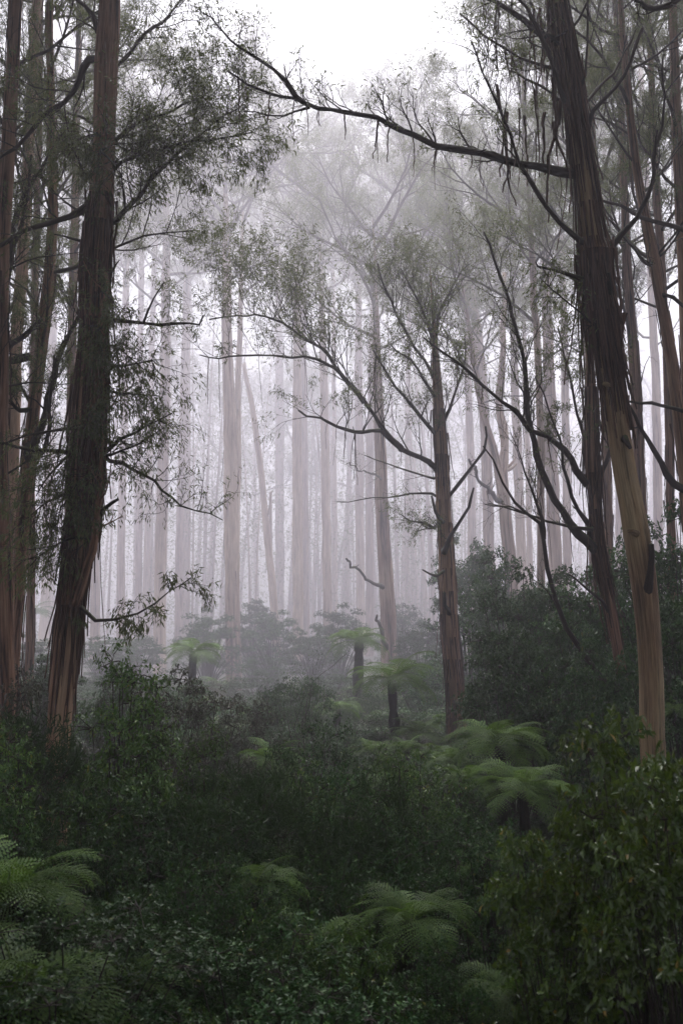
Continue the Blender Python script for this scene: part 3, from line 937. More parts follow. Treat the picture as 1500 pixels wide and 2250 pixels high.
# --- middle distance and far trees: label, distance, pixels from the ground up, crown branches, crown start/end, scale
TREES = [
    # left edge
    ('dark shaggy trunk half cut off by the left edge', 27, [(14, 1460, 44, .9), (8, 1250, 52, 1.), (2, 1050, 44, .9), (6, 850, 36, .8), (12, 600, 34, .5), (22, 300, 30, .6), (34, 0, 28, .6), (45, -200, 24, .6)], 16, 1150, (0.3, 0.6), 5),
    ('pinkish trunk rising behind the dark trunk at the left edge', 44, [(20, 1400, 34, .4), (22, 1100, 30, .3), (30, 800, 28, .15), (45, 500, 26, .2), (62, 200, 24, .3), (72, 0, 20, .4), (80, -150, 16, .4)], 14, 700, (0.5, 0.9), 3),
    ('crooked dark-barked tree with radiating limbs, just left of the big dark tree', 31, [(28, 1480, 30, .8), (40, 1250, 28, .8), (55, 1050, 30, .8), (70, 900, 28, .7), (85, 780, 26, .6), (95, 690, 28, .8), (106, 600, 24, .7), (112, 480, 22, .6), (112, 330, 20, .5), (110, 150, 17, .6), (108, 0, 14, .6)], 18, 1050, (0.35, 0.7), 6),
    ('pale trunk pair in the mist low on the left', 88, [(96, 1400, 22, .1), (100, 1250, 20, .1), (103, 1050, 19, .2), (108, 800, 17, .3), (112, 500, 14, .3), (115, 300, 10, .3)], 10, 650, (0.9, 1.4), 0),
    ('thin grey trunk just left of the big dark tree, far off in mist', 110, [(112, 1350, 10, .2), (114, 1000, 9, .2), (118, 600, 8, .3)], 6, 700, (0.9, 1.3), 0),
    # left of centre, in the mist
    ('straight misty trunk with lilac cast, first right of the big dark tree', 92, [(266, 1420, 20, .35), (268, 1200, 18, .3), (271, 1000, 17, .3), (276, 700, 15, .3), (280, 400, 10, .3)], 12, 700, (0.8, 1.4), 1),
    ('slim trunk of a close misty pair left of the pale mottled trunk', 104, [(306, 1420, 17, .4), (306, 1200, 15, .4), (308, 900, 14, .4), (312, 600, 12, .4), (318, 380, 8, .4)], 10, 700, (0.9, 1.4), 1),
    ('right-hand slim trunk of the close misty pair', 106, [(320, 1410, 16, .2), (324, 1200, 15, .2), (330, 900, 13, .2), (338, 600, 12, .3), (345, 400, 8, .3)], 9, 650, (0.9, 1.4), 0),
    ('pale mottled grey trunk with dark base flecks behind the left tree fern', 74, [(352, 1480, 29, .15), (352, 1350, 26, .1), (354, 1200, 25, .35), (358, 1000, 23, .5), (362, 800, 21, .5), (366, 560, 17, .5), (370, 350, 10, .5)], 14, 720, (0.8, 1.3), 2),
    ('brownish misty trunk just right of the pale mottled trunk', 98, [(392, 1440, 20, .5), (394, 1250, 18, .5), (398, 1000, 17, .5), (404, 750, 15, .5), (410, 450, 10, .5)], 12, 700, (0.9, 1.5), 1),
    ('faint trunk behind the broken leaning one', 112, [(410, 1420, 15, .3), (410, 1150, 14, .3), (412, 850, 12, .3), (415, 600, 9, .3)], 8, 700, (0.9, 1.4), 0),
    ('tall two-toned trunk with dark stripped base, left of centre', 66, [(516, 1540, 38, .75), (513, 1440, 35, .65), (510, 1330, 33, .45), (508, 1150, 31, .25), (505, 950, 28, .3), (500, 780, 24, .4), (497, 600, 19, .5), (495, 430, 10, .5)], 14, 640, (0.8, 1.3), 1),
    ('pale narrow trunk pressed against the two-toned trunk', 70, [(524, 1500, 17, .0), (520, 1350, 16, .05), (520, 1150, 15, .1), (522, 900, 14, .2), (526, 700, 11, .2), (530, 520, 7, .2)], 8, 680, (0.7, 1.2), 0),
    ('faint wide trunk standing deep in mist between the leaning snag and the paired trunks', 150, [(614, 1420, 22, .4), (614, 1200, 20, .4), (613, 950, 19, .4), (612, 750, 16, .4), (612, 540, 9, .4)], 12, 760, (1.4, 2.0), 1),
    ('tall cream-streaked trunk at the centre of the picture', 82, [(654, 1490, 25, .3), (654, 1350, 24, .2), (653, 1150, 23, .2), (651, 950, 21, .25), (650, 780, 18, .3), (650, 560, 12, .4), (650, 420, 7, .4)], 12, 640, (0.9, 1.4), 1),
    ('lilac-grey trunk close behind the cream-streaked centre trunk', 102, [(670, 1450, 20, .6), (668, 1200, 19, .6), (665, 950, 18, .6), (662, 750, 15, .6), (660, 560, 9, .6)], 10, 680, (0.9, 1.5), 0),
    ('straight trunk with a dark base behind the misty tree fern', 84, [(722, 1460, 23, .8), (720, 1380, 21, .5), (718, 1250, 20, .15), (715, 1050, 19, .15), (712, 850, 17, .3), (708, 650, 12, .3), (706, 500, 7, .3)], 10, 660, (0.8, 1.3), 0),
    ('thin pale trunk just right of the dark-based misty trunk', 120, [(738, 1380, 11, .2), (737, 1100, 10, .2), (735, 800, 9, .2), (734, 600, 6, .2)], 7, 700, (1.0, 1.4), 0),
    ('yellow-streaked trunk behind the tree fern right of centre', 100, [(792, 1450, 21, .2), (792, 1300, 20, .15), (791, 1100, 19, .4), (790, 850, 17, .5), (789, 650, 13, .5), (788, 480, 7, .5)], 12, 700, (0.9, 1.5), 1),
    ('red-brown trunk touching the yellow-streaked trunk', 97, [(812, 1440, 19, .6), (811, 1250, 18, .6), (810, 1050, 17, .6), (812, 850, 15, .6), (815, 640, 10, .6)], 10, 720, (0.9, 1.4), 0),
    ('shaggy brown trunk with a bent dead stub, behind the central tree fern', 61, [(856, 1480, 36, .8), (855, 1380, 35, .7), (850, 1280, 32, .5), (843, 1150, 29, .6), (838, 1020, 26, .6), (835, 880, 22, .6), (833, 740, 16, .6), (830, 620, 9, .6)], 12, 800, (0.7, 1.2), 2),
    # right, in lighter mist
    ('faint pole trunk left of the forked reddish tree', 118, [(896, 1400, 14, .4), (896, 1150, 13, .4), (898, 850, 11, .4), (900, 600, 8, .4)], 8, 720, (1.0, 1.5), 0),
    ('pale trunk directly right of the forked reddish tree', 86, [(1036, 1350, 20, .4), (1036, 1150, 18, .4), (1032, 950, 16, .4), (1028, 750, 13, .5), (1024, 560, 8, .5)], 12, 760, (0.7, 1.2), 2),
    ('forking trunk curving left with a flared reddish foot, above the thicket', 60, [(1124, 1420, 34, .5), (1122, 1280, 30, .55), (1112, 1180, 27, .5), (1104, 1090, 25, .5), (1085, 1010, 18, .6), (1060, 920, 16, .6), (1038, 820, 13, .6), (1020, 700, 9, .6)], 10, 900, (0.6, 1.0), 2),
    ('bright tan trunk standing behind the forking trunk', 72, [(1145, 1400, 24, .2), (1143, 1230, 22, .15), (1138, 1050, 20, .3), (1132, 850, 18, .4), (1125, 650, 14, .5), (1118, 450, 9, .5)], 12, 760, (0.6, 1.1), 3),
    ('narrow yellowish trunk with peeling skin above the thicket', 78, [(1166, 1400, 14, .05), (1160, 1200, 13, .05), (1154, 1000, 12, .2), (1148, 800, 10, .3), (1144, 600, 7, .3)], 8, 760, (0.6, 1.0), 2),
    ('broad purple-brown trunk behind the long arching limb', 62, [(1222, 1420, 32, .5), (1220, 1270, 30, .5), (1215, 1100, 28, .6), (1210, 900, 26, .6), (1205, 700, 22, .6), (1200, 480, 17, .6), (1196, 250, 12, .6)], 16, 800, (0.6, 1.1), 4),
    ('lighter trunk paired with the broad purple-brown one', 70, [(1248, 1400, 20, .3), (1246, 1200, 19, .35), (1243, 950, 17, .4), (1238, 700, 15, .5), (1232, 450, 11, .5), (1228, 250, 8, .5)], 12, 800, (0.6, 1.1), 3),
    ('dim trunk left of the leaning tree, above its dark neighbour', 58, [(1312, 1350, 20, .6), (1308, 1100, 20, .5), (1300, 900, 19, .5), (1290, 700, 17, .6), (1276, 450, 14, .6), (1262, 200, 11, .6), (1255, 0, 8, .6)], 16, 850, (0.5, 0.9), 4),
    ('smooth slanting trunk behind the upper right limbs', 33, [(1530, 1300, 36, .5), (1512, 1080, 32, .3), (1496, 930, 29, .35), (1480, 800, 27, .3), (1460, 680, 25, .5), (1440, 570, 24, .3), (1422, 480, 20, .4), (1402, 360, 18, .5), (1388, 230, 17, .5), (1374, 80, 14, .5), (1365, -60, 11, .5)], 16, 700, (0.3, 0.7), 5),
    ('dark upright trunk right behind the leaning tree', 46, [(1404, 1350, 28, .9), (1402, 1150, 27, .9), (1394, 950, 25, .85), (1384, 750, 22, .8), (1372, 550, 19, .7), (1358, 300, 15, .7), (1348, 100, 11, .7)], 18, 900, (0.4, 0.8), 5),
    ('pale ribbon-barked trunk at the right edge', 36, [(1512, 1250, 28, .5), (1508, 1000, 27, .5), (1502, 800, 26, .3), (1494, 600, 25, .2), (1486, 420, 24, .5), (1478, 220, 21, .5), (1470, 40, 17, .5), (1466, -150, 13, .5)], 18, 750, (0.35, 0.7), 5),
    ('hazy trunk behind the leaning tree at mid height', 74, [(1362, 1300, 18, .5), (1360, 1000, 17, .5), (1350, 750, 16, .5), (1338, 500, 14, .5), (1325, 250, 11, .5), (1318, 60, 8, .5)], 14, 800, (0.6, 1.1), 3),
    ('hazy trunk between the leaning tree and the right edge', 66, [(1446, 1300, 20, .5), (1444, 1050, 19, .5), (1438, 800, 18, .5), (1428, 550, 16, .5), (1415, 300, 13, .5), (1405, 80, 9, .5)], 16, 800, (0.5, 1.0), 3),
    # upper canopies in the mist
    ('misty wide-crowned tree whose limbs sweep up to the left, behind the big bare limb', 70, [(1075, 1350, 26, .5), (1068, 1100, 24, .5), (1058, 900, 22, .5), (1040, 720, 20, .5), (1015, 600, 17, .5), (985, 520, 13, .5), (950, 440, 8, .5)], 20, 820, (0.7, 1.2), 4),
    ('tall misty tree with fanned crown left of the sky gap', 80, [(210, 1380, 22, .5), (212, 1000, 20, .5), (218, 700, 18, .5), (226, 400, 15, .5), (236, 100, 11, .5)], 18, 750, (0.7, 1.2), 3),
    ('leafy tree filling the top right behind the leaning trunk', 50, [(1340, 1250, 20, .6), (1330, 900, 19, .6), (1318, 600, 17, .6), (1306, 350, 14, .6), (1300, 150, 11, .6), (1296, 0, 8, .6)], 22, 750, (0.7, 1.1), 3),
    ('leafy tree filling the top right corner', 46, [(1478, 1250, 20, .6), (1470, 900, 19, .6), (1455, 600, 17, .6), (1440, 350, 15, .6), (1428, 100, 12, .6), (1420, -80, 9, .6)], 24, 760, (0.6, 1.0), 3),
    ('slender hazy tree left of the leaning trunk with a fine drooping crown', 57, [(1185, 1350, 18, .5), (1180, 1000, 17, .5), (1172, 750, 15, .5), (1160, 500, 12, .5), (1150, 300, 9, .5), (1145, 150, 6, .5)], 20, 800, (0.7, 1.1), 3),
    ('leafy tree in the top left corner behind the crooked dark tree', 48, [(70, 1300, 18, .6), (74, 900, 17, .6), (80, 600, 15, .6), (88, 300, 13, .6), (94, 60, 10, .6), (98, -80, 8, .6)], 22, 780, (0.6, 1.0), 3),
    ('tall grey tree at the far left, its crown feathering behind the limbs', 52, [(150, 1400, 22, .6), (152, 1100, 21, .6), (156, 800, 20, .6), (160, 500, 18, .6), (164, 200, 14, .6), (168, 0, 10, .6)], 18, 820, (0.5, 0.9), 4),
]
for i, (label, Y, pts, nb, c_from, c_sc, bare) in enumerate(TREES):
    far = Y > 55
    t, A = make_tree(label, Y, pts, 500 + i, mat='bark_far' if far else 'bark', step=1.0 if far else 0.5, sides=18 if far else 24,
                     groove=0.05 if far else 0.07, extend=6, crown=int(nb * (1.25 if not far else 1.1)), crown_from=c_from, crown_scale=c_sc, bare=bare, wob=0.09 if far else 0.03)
    r = np.random.RandomState(900 + i)
    if not far:
        shag(t, A, r, 130, 16, k_=D(Y) / Y)
    elif Y < 90:
        shag(t, A, r, 50, 6, k_=D(Y) / Y)
    if 'radiating limbs' in label:
        for k, (q, w0, w1) in enumerate([([(62, 1000), (95, 930), (110, 850), (125, 800), (145, 760), (180, 660), (230, 520)], 18, 8), ([(48, 900), (20, 880), (-30, 850)], 8, 5),
                                         ([(10, 640), (28, 560), (22, 480), (8, 400), (4, 330)], 9, 4), ([(30, 500), (60, 420), (95, 360), (140, 290)], 12, 5), ([(0, 790), (50, 740), (92, 702)], 14, 9), ([(0, 590), (45, 520), (60, 440), (70, 340)], 11, 5),
                                         ([(60, 1010), (95, 985), (110, 930), (112, 860), (120, 780)], 14, 5)]):
            limb(t, q, 30.6, 28.5, w0, w1, 950 + k, 10, 1.2, 0.3, 2, .14, depth=3, strips=6)
    if 'bent dead stub' in label:
        limb(t, [(840, 1290), (815, 1275), (785, 1255), (768, 1240), (760, 1228)], 60, 58.5, 8, 4, 970)
        limb(t, [(848, 1425), (838, 1395), (830, 1370), (828, 1352)], 59.5, 58.8, 9, 5, 971)
        limb(t, [(838, 1050), (800, 1035), (760, 1020)], 60.5, 59, 5, 2, 972, 8, 1.3, .3, 1, depth=2)
    if 'forking trunk' in label:
        limb(t, [(1098, 1100), (1068, 1075), (1045, 1045), (1030, 1010)], 59.5, 58, 10, 5, 973, 6, 1.2, .3, .5, depth=2)
        limb(t, [(1104, 1090), (1108, 980), (1100, 860), (1104, 740), (1108, 600)], 60, 60.5, 22, 9, 974, mat='bark_far', dk=.5)
    if 'smooth slanting' in label:
        limb(t, [(1482, 1065), (1450, 1015), (1420, 960), (1395, 915), (1378, 885)], 32.5, 31, 15, 7, 975)
        limb(t, [(1545, 920), (1480, 900), (1430, 886), (1380, 882)], 32, 30.5, 12, 5, 976)
        limb(t, [(1520, 512), (1470, 495), (1410, 478), (1360, 458), (1318, 440)], 32, 30.5, 12, 6, 977)
        limb(t, [(1428, 585), (1395, 550), (1360, 515), (1325, 470)], 33, 31, 8, 3, 978, 5, 1.0, .3, 1)
        limb(t, [(1455, 645), (1480, 655), (1500, 680), (1530, 700)], 33, 32, 9, 6, 979)
    if 'sweep up to the left' in label:
        limb(t, [(1030, 680), (960, 620), (900, 570), (840, 520), (780, 495), (720, 450), (650, 405), (590, 360), (550, 330)], 69, 66, 14, 4, 980, 34, 4.2, .55, 3, .26, depth=3, kids=(5, 4))
        limb(t, [(1000, 590), (940, 520), (890, 450), (840, 400), (790, 370), (740, 330)], 69, 68, 12, 4, 981, 26, 4.0, .5, 3, .26, depth=3, kids=(5, 4))
        limb(t, [(1010, 600), (990, 500), (950, 400), (900, 320), (860, 280)], 70, 72, 11, 4, 982, 26, 4.0, .5, 3, .26, depth=3, kids=(5, 4))
        limb(t, [(1035, 700), (1060, 600), (1090, 500), (1100, 420)], 70, 70, 11, 4, 983, 20, 3.6, .5, 3, .26, depth=3, kids=(5, 4))
    settle(t, A)

# --- dead snags
t, A = make_tree('bare broken-topped snag leaning left in the mist', 84,
                 [(610, 1450, 19, .1), (604, 1360, 18, .1), (596, 1260, 17, .1), (586, 1170, 16, .15), (576, 1060, 14, .2), (564, 960, 13, .15), (552, 880, 12, .1), (541, 830, 10, .1), (536, 800, 8, .2)],
                 601, mat='bark_far', step=0.8, sides=16, groove=0.07, extend=0, wob=0.02, name='dead_snag', cat='dead tree')
limb(t, [(583, 1150), (594, 1130), (597, 1080)], 84, 83.6, 5, 3, 602, mat='bark_far', dk=.6)
settle(t, A)
t, A = make_tree('thin dead pole just left of the leaning snag', 94,
                 [(597, 1440, 6, .5), (596, 1300, 6, .5), (595, 1180, 6, .5), (594, 1082, 6, .5)],
                 603, mat='bark_far', step=1.0, sides=10, groove=0.05, extend=0, wob=0.01, name='dead_pole', cat='dead tree')
settle(t, A)

# --- ghost trunks far inside the mist
r = np.random.RandomState(55)
FAR_X = [45, 150, 235, 285, 335, 428, 446, 485, 565, 632, 690, 752, 768, 872, 915, 935, 1010, 1060, 1180, 1275, 1425]
for i, x in enumerate(FAR_X):
    Y = r.uniform(125, 230)
    lean = r.uniform(-50, 50)
    w = r.uniform(0.9, 2.8) * F / D(Y)
    top = P(x, 1400, Y).z + r.uniform(65, 95)
    pts = [(x, 1425, w, r.uniform(.2, .6))]
    for f in (0.3, 0.6, 0.85):
        z = 5 + (top - 5) * f
        d = Vector((0, D(Y), z - CAM.z))
        py = 1125 - F * d.dot(UPV) / d.dot(FWD)
        pts.append((x + lean * f, py, w * (1 - 0.75 * f), .4))
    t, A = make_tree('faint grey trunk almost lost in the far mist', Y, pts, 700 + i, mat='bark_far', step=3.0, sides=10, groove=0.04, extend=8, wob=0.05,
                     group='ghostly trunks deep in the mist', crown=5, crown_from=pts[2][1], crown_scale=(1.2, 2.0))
    settle(t, A)

# ------------------------------------------------------------------ tree ferns
def frond_mesh(name, seed, a0, a1, pairs=18, pinn=8):
    """one arching frond along +X, length 1: rachis, pinnae and pinnules"""
    r = np.random.RandomState(seed)
    n = 40
    s = np.linspace(0, 1, n + 1)
    ang = a0 + (a1 - a0) * s ** 1.3
    x = np.concatenate([[0], np.cumsum(np.cos(ang[:-1]) / n)])
    z = np.concatenate([[0], np.cumsum(np.sin(ang[:-1]) / n)])
    bend = r.uniform(-0.08, 0.08)
    C = np.stack([x, bend * s ** 2, z], 1)
    V, T, tint = [], [], []
    cnt = 0
    for k in range(pairs):
        t = 0.14 + 0.86 * (k + 0.5) / pairs
        i = min(int(t * n), n - 1)
        c = C[i] + (C[i + 1] - C[i]) * (t * n - i)
        tg = np.array([math.cos(ang[i]), 0, math.sin(ang[i])])
        up = np.array([-math.sin(ang[i]), 0, math.cos(ang[i])])
        prof = math.sin(min(1, (t - 0.05) / 0.42) * math.pi / 2) * (1 - max(0, (t - 0.47) / 0.53) ** 1.8)
        Lp = 0.265 * prof + 0.012
        for sd in (-1, 1):
            d = np.array([0, sd, 0]) * 0.9 + tg * (0.28 + 0.4 * t) + up * 0.10
            d /= np.linalg.norm(d)
            q = max(3, int(pinn * (0.45 + 0.55 * prof)))
            sag = r.uniform(0.15, 0.5)
            tt = r.uniform()
            for m_ in range(q):
                u = (m_ + 0.6) / q
                pc = c + d * Lp * u - up * sag * Lp * u * u
                w = 0.038 * (1 - 0.7 * u) * (0.5 + 0.5 * prof) + 0.004
                for s2 in (-1, 1):
                    e = tg * s2 + d * 0.55
                    e = e / np.linalg.norm(e)
                    wd = Lp / q * 0.6
                    tip = pc + e * w - up * w * 0.15
                    V += [pc - d * wd * 0.6, pc + e * w * 0.5 - d * wd * 0.5 + up * .002, tip, pc + d * wd * 0.7]
                    T += [(cnt, cnt + 1, cnt + 2), (cnt, cnt + 2, cnt + 3)]
                    v_ = np.clip(0.6 * tt + 0.4 * r.uniform(), 0, 1)
                    tint += [v_, v_]
                    cnt += 4
    # rachis
    for i in range(n):
        w = 0.007 * (1 - 0.8 * i / n)
        w2 = 0.007 * (1 - 0.8 * (i + 1) / n)
        V += [C[i] + [0, w, 0], C[i] + [0, -w, 0], C[i] - [0, 0, 1.5 * w], C[i + 1] + [0, w2, 0], C[i + 1] + [0, -w2, 0], C[i + 1] - [0, 0, 1.5 * w2]]
        for a_, b_ in ((0, 1), (1, 2), (2, 0)):
            T += [(cnt + a_, cnt + b_, cnt + b_ + 3), (cnt + a_, cnt + b_ + 3, cnt + a_ + 3)]
            tint += [0.9, 0.9]
        cnt += 6
    return mesh_np(name, np.array(V), [np.array(T)], M['fern'], {'tint': ('FACE', 'FLOAT', tint)})


R_ = math.radians
FROND = [frond_mesh('frond', 1, R_(62), R_(-25)), frond_mesh('frond', 2, R_(45), R_(-45)), frond_mesh('frond', 3, R_(30), R_(-65)),
         frond_mesh('frond', 4, R_(50), R_(-60)), frond_mesh('frond', 5, R_(15), R_(-75))]


def tree_fern(label, px, py, Y, radius_px, n, seed, trunk_w=0.22, lean=0.0, group=None, droop=0.0, base_px=None):
    r = np.random.RandomState(seed)
    trunk_w *= D(Y) / Y
    c = P(px, py, Y)
    L = W(radius_px, c) * 1.3
    base = Vector((c.x, c.y, gz(c.x, c.y)))
    if base_px is not None:
        b = P(base_px[0], base_px[1], Y)
        base.x = b.x
        base.z = min(b.z, gz(b.x, b.y))
    c.z = max(c.z, base.z + 0.25)
    t = thing('tree_fern', label, 'tree fern', base, group)
    tb = Tubes()
    h = c - base
    m = max(4, int(h.z / 0.25))
    rows = [(h.x * f + 0.04 * math.sin(f * 5 + seed), 0.04 * math.cos(f * 4 + seed), (h.z + 0.3) * f - 0.3) for f in np.linspace(0, 1, m + 1)]
    tb.add(rows, [trunk_w * 0.5 * (1.25 - 0.35 * f) * (1 + 0.12 * r.normal()) for f in np.linspace(0, 1, m + 1)], 12, 0.6, 0.10, seed)
    obj('trunk', tb.mesh('fern_trunk', M['fern_trunk']), t)
    n = int(n * 1.5)
    for k in range(n):
        az = k * 2.399 + r.uniform(-0.2, 0.2)
        ring = k / n
        i = [0, 1, 3, 1, 2, 3, 2, 4, 4, 2][min(9, int(ring * 10))]
        o = obj('frond', FROND[i], t)
        s = L * r.uniform(0.85, 1.12)
        o.matrix_local = Matrix.Translation(h) @ Matrix.Rotation(az, 4, 'Z') @ Matrix.Rotation(r.uniform(-0.12, 0.12) + droop, 4, 'Y') @ Matrix.Rotation(r.normal(0, 0.15), 4, 'X') @ Matrix.Scale(s, 4)
    return t


tree_fern('slim tree fern with a bent dark trunk standing clear at the centre right', 862, 1496, 47.5, 92, 17, 1, 0.46, base_px=(882, 1690))
tree_fern('misty tree fern with a flat crown left of the two-toned trunk', 424, 1438, 57, 66, 16, 2, 0.5)
tree_fern('misty tree fern with a dark trunk behind the central one', 786, 1412, 57.4, 64, 16, 3, 0.55)
tree_fern('large spreading fern in front of the dark thicket on the right', 1095, 1640, 28, 112, 20, 4, 0.3)
tree_fern('low fern with drooping fronds below the large spreading fern', 1150, 1740, 23, 105, 18, 5, 0.28)
tree_fern('small fern clump between the large spreading fern and the slim tree fern', 1025, 1715, 25, 70, 14, 6, 0.25)
tree_fern('low fern left of the round fine-leaved shrub at centre', 592, 1672, 36, 66, 15, 7, 0.25)
tree_fern('low fern to the right of the slim bent trunk', 915, 1615, 47, 62, 15, 8, 0.3)
tree_fern('low fern at the foot of the forked reddish tree', 965, 1600, 51, 56, 14, 9, 0.3)
tree_fern('low fern just left of the slim bent trunk', 815, 1655, 46, 56, 14, 10, 0.3)
tree_fern('pale low fern beside the foot of the two-toned trunk', 468, 1512, 62, 46, 14, 11, 0.35)
tree_fern('pale low fern behind the slim tree fern', 905, 1470, 68, 50, 14, 12, 0.35)
tree_fern('yellowish low fern left of the centre shrubs in mid distance', 860, 1725, 27, 70, 15, 13, 0.25)
tree_fern('misty fern left of the big dark trunk', 68, 1352, 70, 50, 13, 14, 0.4)
tree_fern('misty little tree fern left of the two-toned trunk foot', 452, 1545, 57.5, 40, 13, 25, 0.35)
tree_fern('soft green fern right of the two-toned trunk foot', 560, 1580, 54, 48, 13, 26, 0.35)
tree_fern('soft green fern behind the rounded fine-leaved shrub', 740, 1560, 53, 50, 13, 27, 0.35)
tree_fern('fern under the crown of the slim tree fern', 890, 1650, 45, 52, 14, 28, 0.3)
tree_fern('dim fern right of the small-leaved centre shrubs', 985, 1670, 36, 60, 14, 29, 0.3)
tree_fern('bright fern half out of frame at the right edge', 1515, 1570, 26, 70, 14, 15, 0.3)
tree_fern('bright fern at the lower left edge', 15, 1985, 8.5, 190, 18, 16, 0.25)
tree_fern('dark fern in the bottom left corner', 40, 2200, 6.6, 230, 18, 17, 0.25)
tree_fern('shadowed fern right of the corner fern at bottom left', 250, 2190, 7.6, 150, 14, 18, 0.2)
tree_fern('fern with a raised yellow-green frond at bottom centre', 560, 1945, 12.5, 105, 14, 19, 0.2)
tree_fern('fern with arched fronds low right of centre', 905, 2030, 10.5, 130, 16, 20, 0.2)
tree_fern('small fern under the broad-leaved bush, near the bottom edge', 1120, 2190, 7.6, 110, 14, 21, 0.2)
tree_fern('small fern at the bottom right beneath the broad-leaved bush', 1345, 2175, 8.2, 100, 13, 22, 0.2)
tree_fern('dim fern among the low shrubs at bottom centre', 690, 2090, 10.2, 115, 14, 23, 0.2)
tree_fern('small fern poking from the shrubs left of the broad-leaved bush', 1075, 1900, 14, 70, 13, 24, 0.2)

# ------------------------------------------------------------------ shrubs
def shrub_proto(seed, H, R0, leafmat, leaf, per, aspect, stems=7, kids=(7, 6), depth=3, jitter=0.05, droop=0.1, follow=0.7, up=0.25, spread=0.75, base=0.0, flat=0.6, wig=0.14, tmin=0.2, stem_r=0.022, ratio=0.5):
    r = np.random.RandomState(seed)
    tb, an = Tubes(), []
    for k in range(stems):
        a_ = k * 2.399 + r.uniform(-0.4, 0.4)
        tl = R0 / H * r.uniform(0.25, 1.15)
        d = Vector((math.cos(a_) * tl, math.sin(a_) * tl, 1))
        grow(tb, an, (math.cos(a_) * 0.08, math.sin(a_) * 0.08, -0.2), d, H * r.uniform(0.68, 1.05), stem_r * H / 2.5, 0, depth - 1, r, up=up, wig=wig, spread=spread, kids=kids,
             ratio=ratio, dk=0.7, sides=(6, 4, 3), tmin=tmin, leafstart=0.4)
    V, T, t = leaf_arrays(an, per, leaf, aspect, jitter, droop, r, follow, flat)
    ht, wd = float(np.percentile(V[:, 2], 99.5)), float(np.percentile(np.abs(V[:, :2]), 98))
    return tb.mesh('stems', M['twig']), leaf_mesh('foliage', (V, T, t), M[leafmat]), ht, wd


def bush_proto(seed, H, R0, leafmat, leaf, aspect, puffs, ros, per, prad, low=0.12, cup=0.35, nflat=0.6, droop=0.0, stem_r=0.016):
    """a bush of leaf clumps carried on stems: each clump a dome of leaf rosettes, dark hollows between the clumps"""
    r = np.random.RandomState(seed)
    tb = Tubes()
    base_pos, base_dir = [], []
    for k in range(puffs):
        rho = math.sqrt((k + 0.5) / puffs) * r.uniform(0.85, 1.1)
        az = k * 2.399 + r.uniform(-0.5, 0.5)
        hz_ = math.sqrt(max(0.0, 1 - min(rho, 1.0) ** 2))
        z = H * (low + (0.93 - low) * (0.35 + 0.65 * hz_) * r.uniform(0.72, 1.08)) if r.uniform() < 0.72 else H * r.uniform(low, 0.6)
        c = np.array([math.cos(az) * rho * R0, math.sin(az) * rho * R0, z])
        rad = prad * r.uniform(0.65, 1.35)
        mid = Vector((c[0] * 0.35 + r.normal(0, 0.05), c[1] * 0.35 + r.normal(0, 0.05), z * 0.5))
        st = Vector((c[0] * 0.06, c[1] * 0.06, -0.2))
        q = catmull([tuple(st), tuple(mid), tuple(c)], max(0.12, H / 12))
        tb.add(q, np.linspace(stem_r * H / 2.5 * r.uniform(0.6, 1.2), 0.004 * H / 2.5, len(q)), 5, 0.7, seed=seed * 100 + k)
        d = r.normal(0, 1, (ros, 3))
        d[:, 2] = np.abs(d[:, 2]) * 0.9 - 0.25
        d = norm(d)
        pos = c + d * rad * r.uniform(0.55, 1.08, (ros, 1)) * np.array([1, 1, 0.72])
        for i in range(0, ros, 4):
            tb.add([tuple(c), tuple(c * 0.45 + pos[i] * 0.55 + r.normal(0, 0.1 * rad, 3)), tuple(pos[i])], [0.004 * H / 2.5, 0.003 * H / 2.5, 0.0015 * H / 2.5], 3, 0.7)
        base_pos.append(pos)
        base_dir.append(norm(d + np.array([0, 0, 0.5])))
    pos = np.repeat(np.concatenate(base_pos), per, 0)
    nd = np.repeat(np.concatenate(base_dir), per, 0)
    n = len(pos)
    ref = r.normal(0, 1, (n, 3))
    tang = norm(ref - nd * np.sum(ref * nd, 1)[:, None])
    ax = norm(tang + nd * (cup + r.normal(0, 0.35, (n, 1))) + np.array([0, 0, -droop]))
    up = norm(nd * nflat + r.normal(0, 0.35, (n, 3)))
    side = norm(np.cross(ax, up))
    nrm = np.cross(side, ax)
    L = leaf * r.uniform(0.6, 1.3, n)[:, None]
    w = L * aspect * 0.5
    b0 = pos + r.normal(0, leaf * 0.25, (n, 3))
    V = np.empty((n, 4, 3))
    V[:, 0] = b0
    V[:, 1] = b0 + ax * L * 0.5 + side * w + nrm * w * 0.3
    V[:, 2] = b0 + ax * L - nrm * L * 0.12
    V[:, 3] = b0 + ax * L * 0.5 - side * w + nrm * w * 0.3
    k4 = np.arange(n)[:, None] * 4
    T = np.concatenate([k4 + np.array([0, 1, 2]), k4 + np.array([0, 2, 3])])
    clump = np.repeat(r.uniform(0, 1, len(pos) // per), per)
    t = np.clip(0.55 * clump + 0.45 * r.uniform(0, 1, n), 0, 1)
    yl = r.uniform(0, 1, n) > 0.988
    t = np.where(yl, 1.0, t * 0.93)
    V = V.reshape(-1, 3)
    ht, wd = float(np.percentile(V[:, 2], 99.5)), float(np.percentile(np.abs(V[:, :2]), 98))
    return tb.mesh('stems', M['twig']), leaf_mesh('foliage', (V, T, np.concatenate([t, t])), M[leafmat]), ht, wd


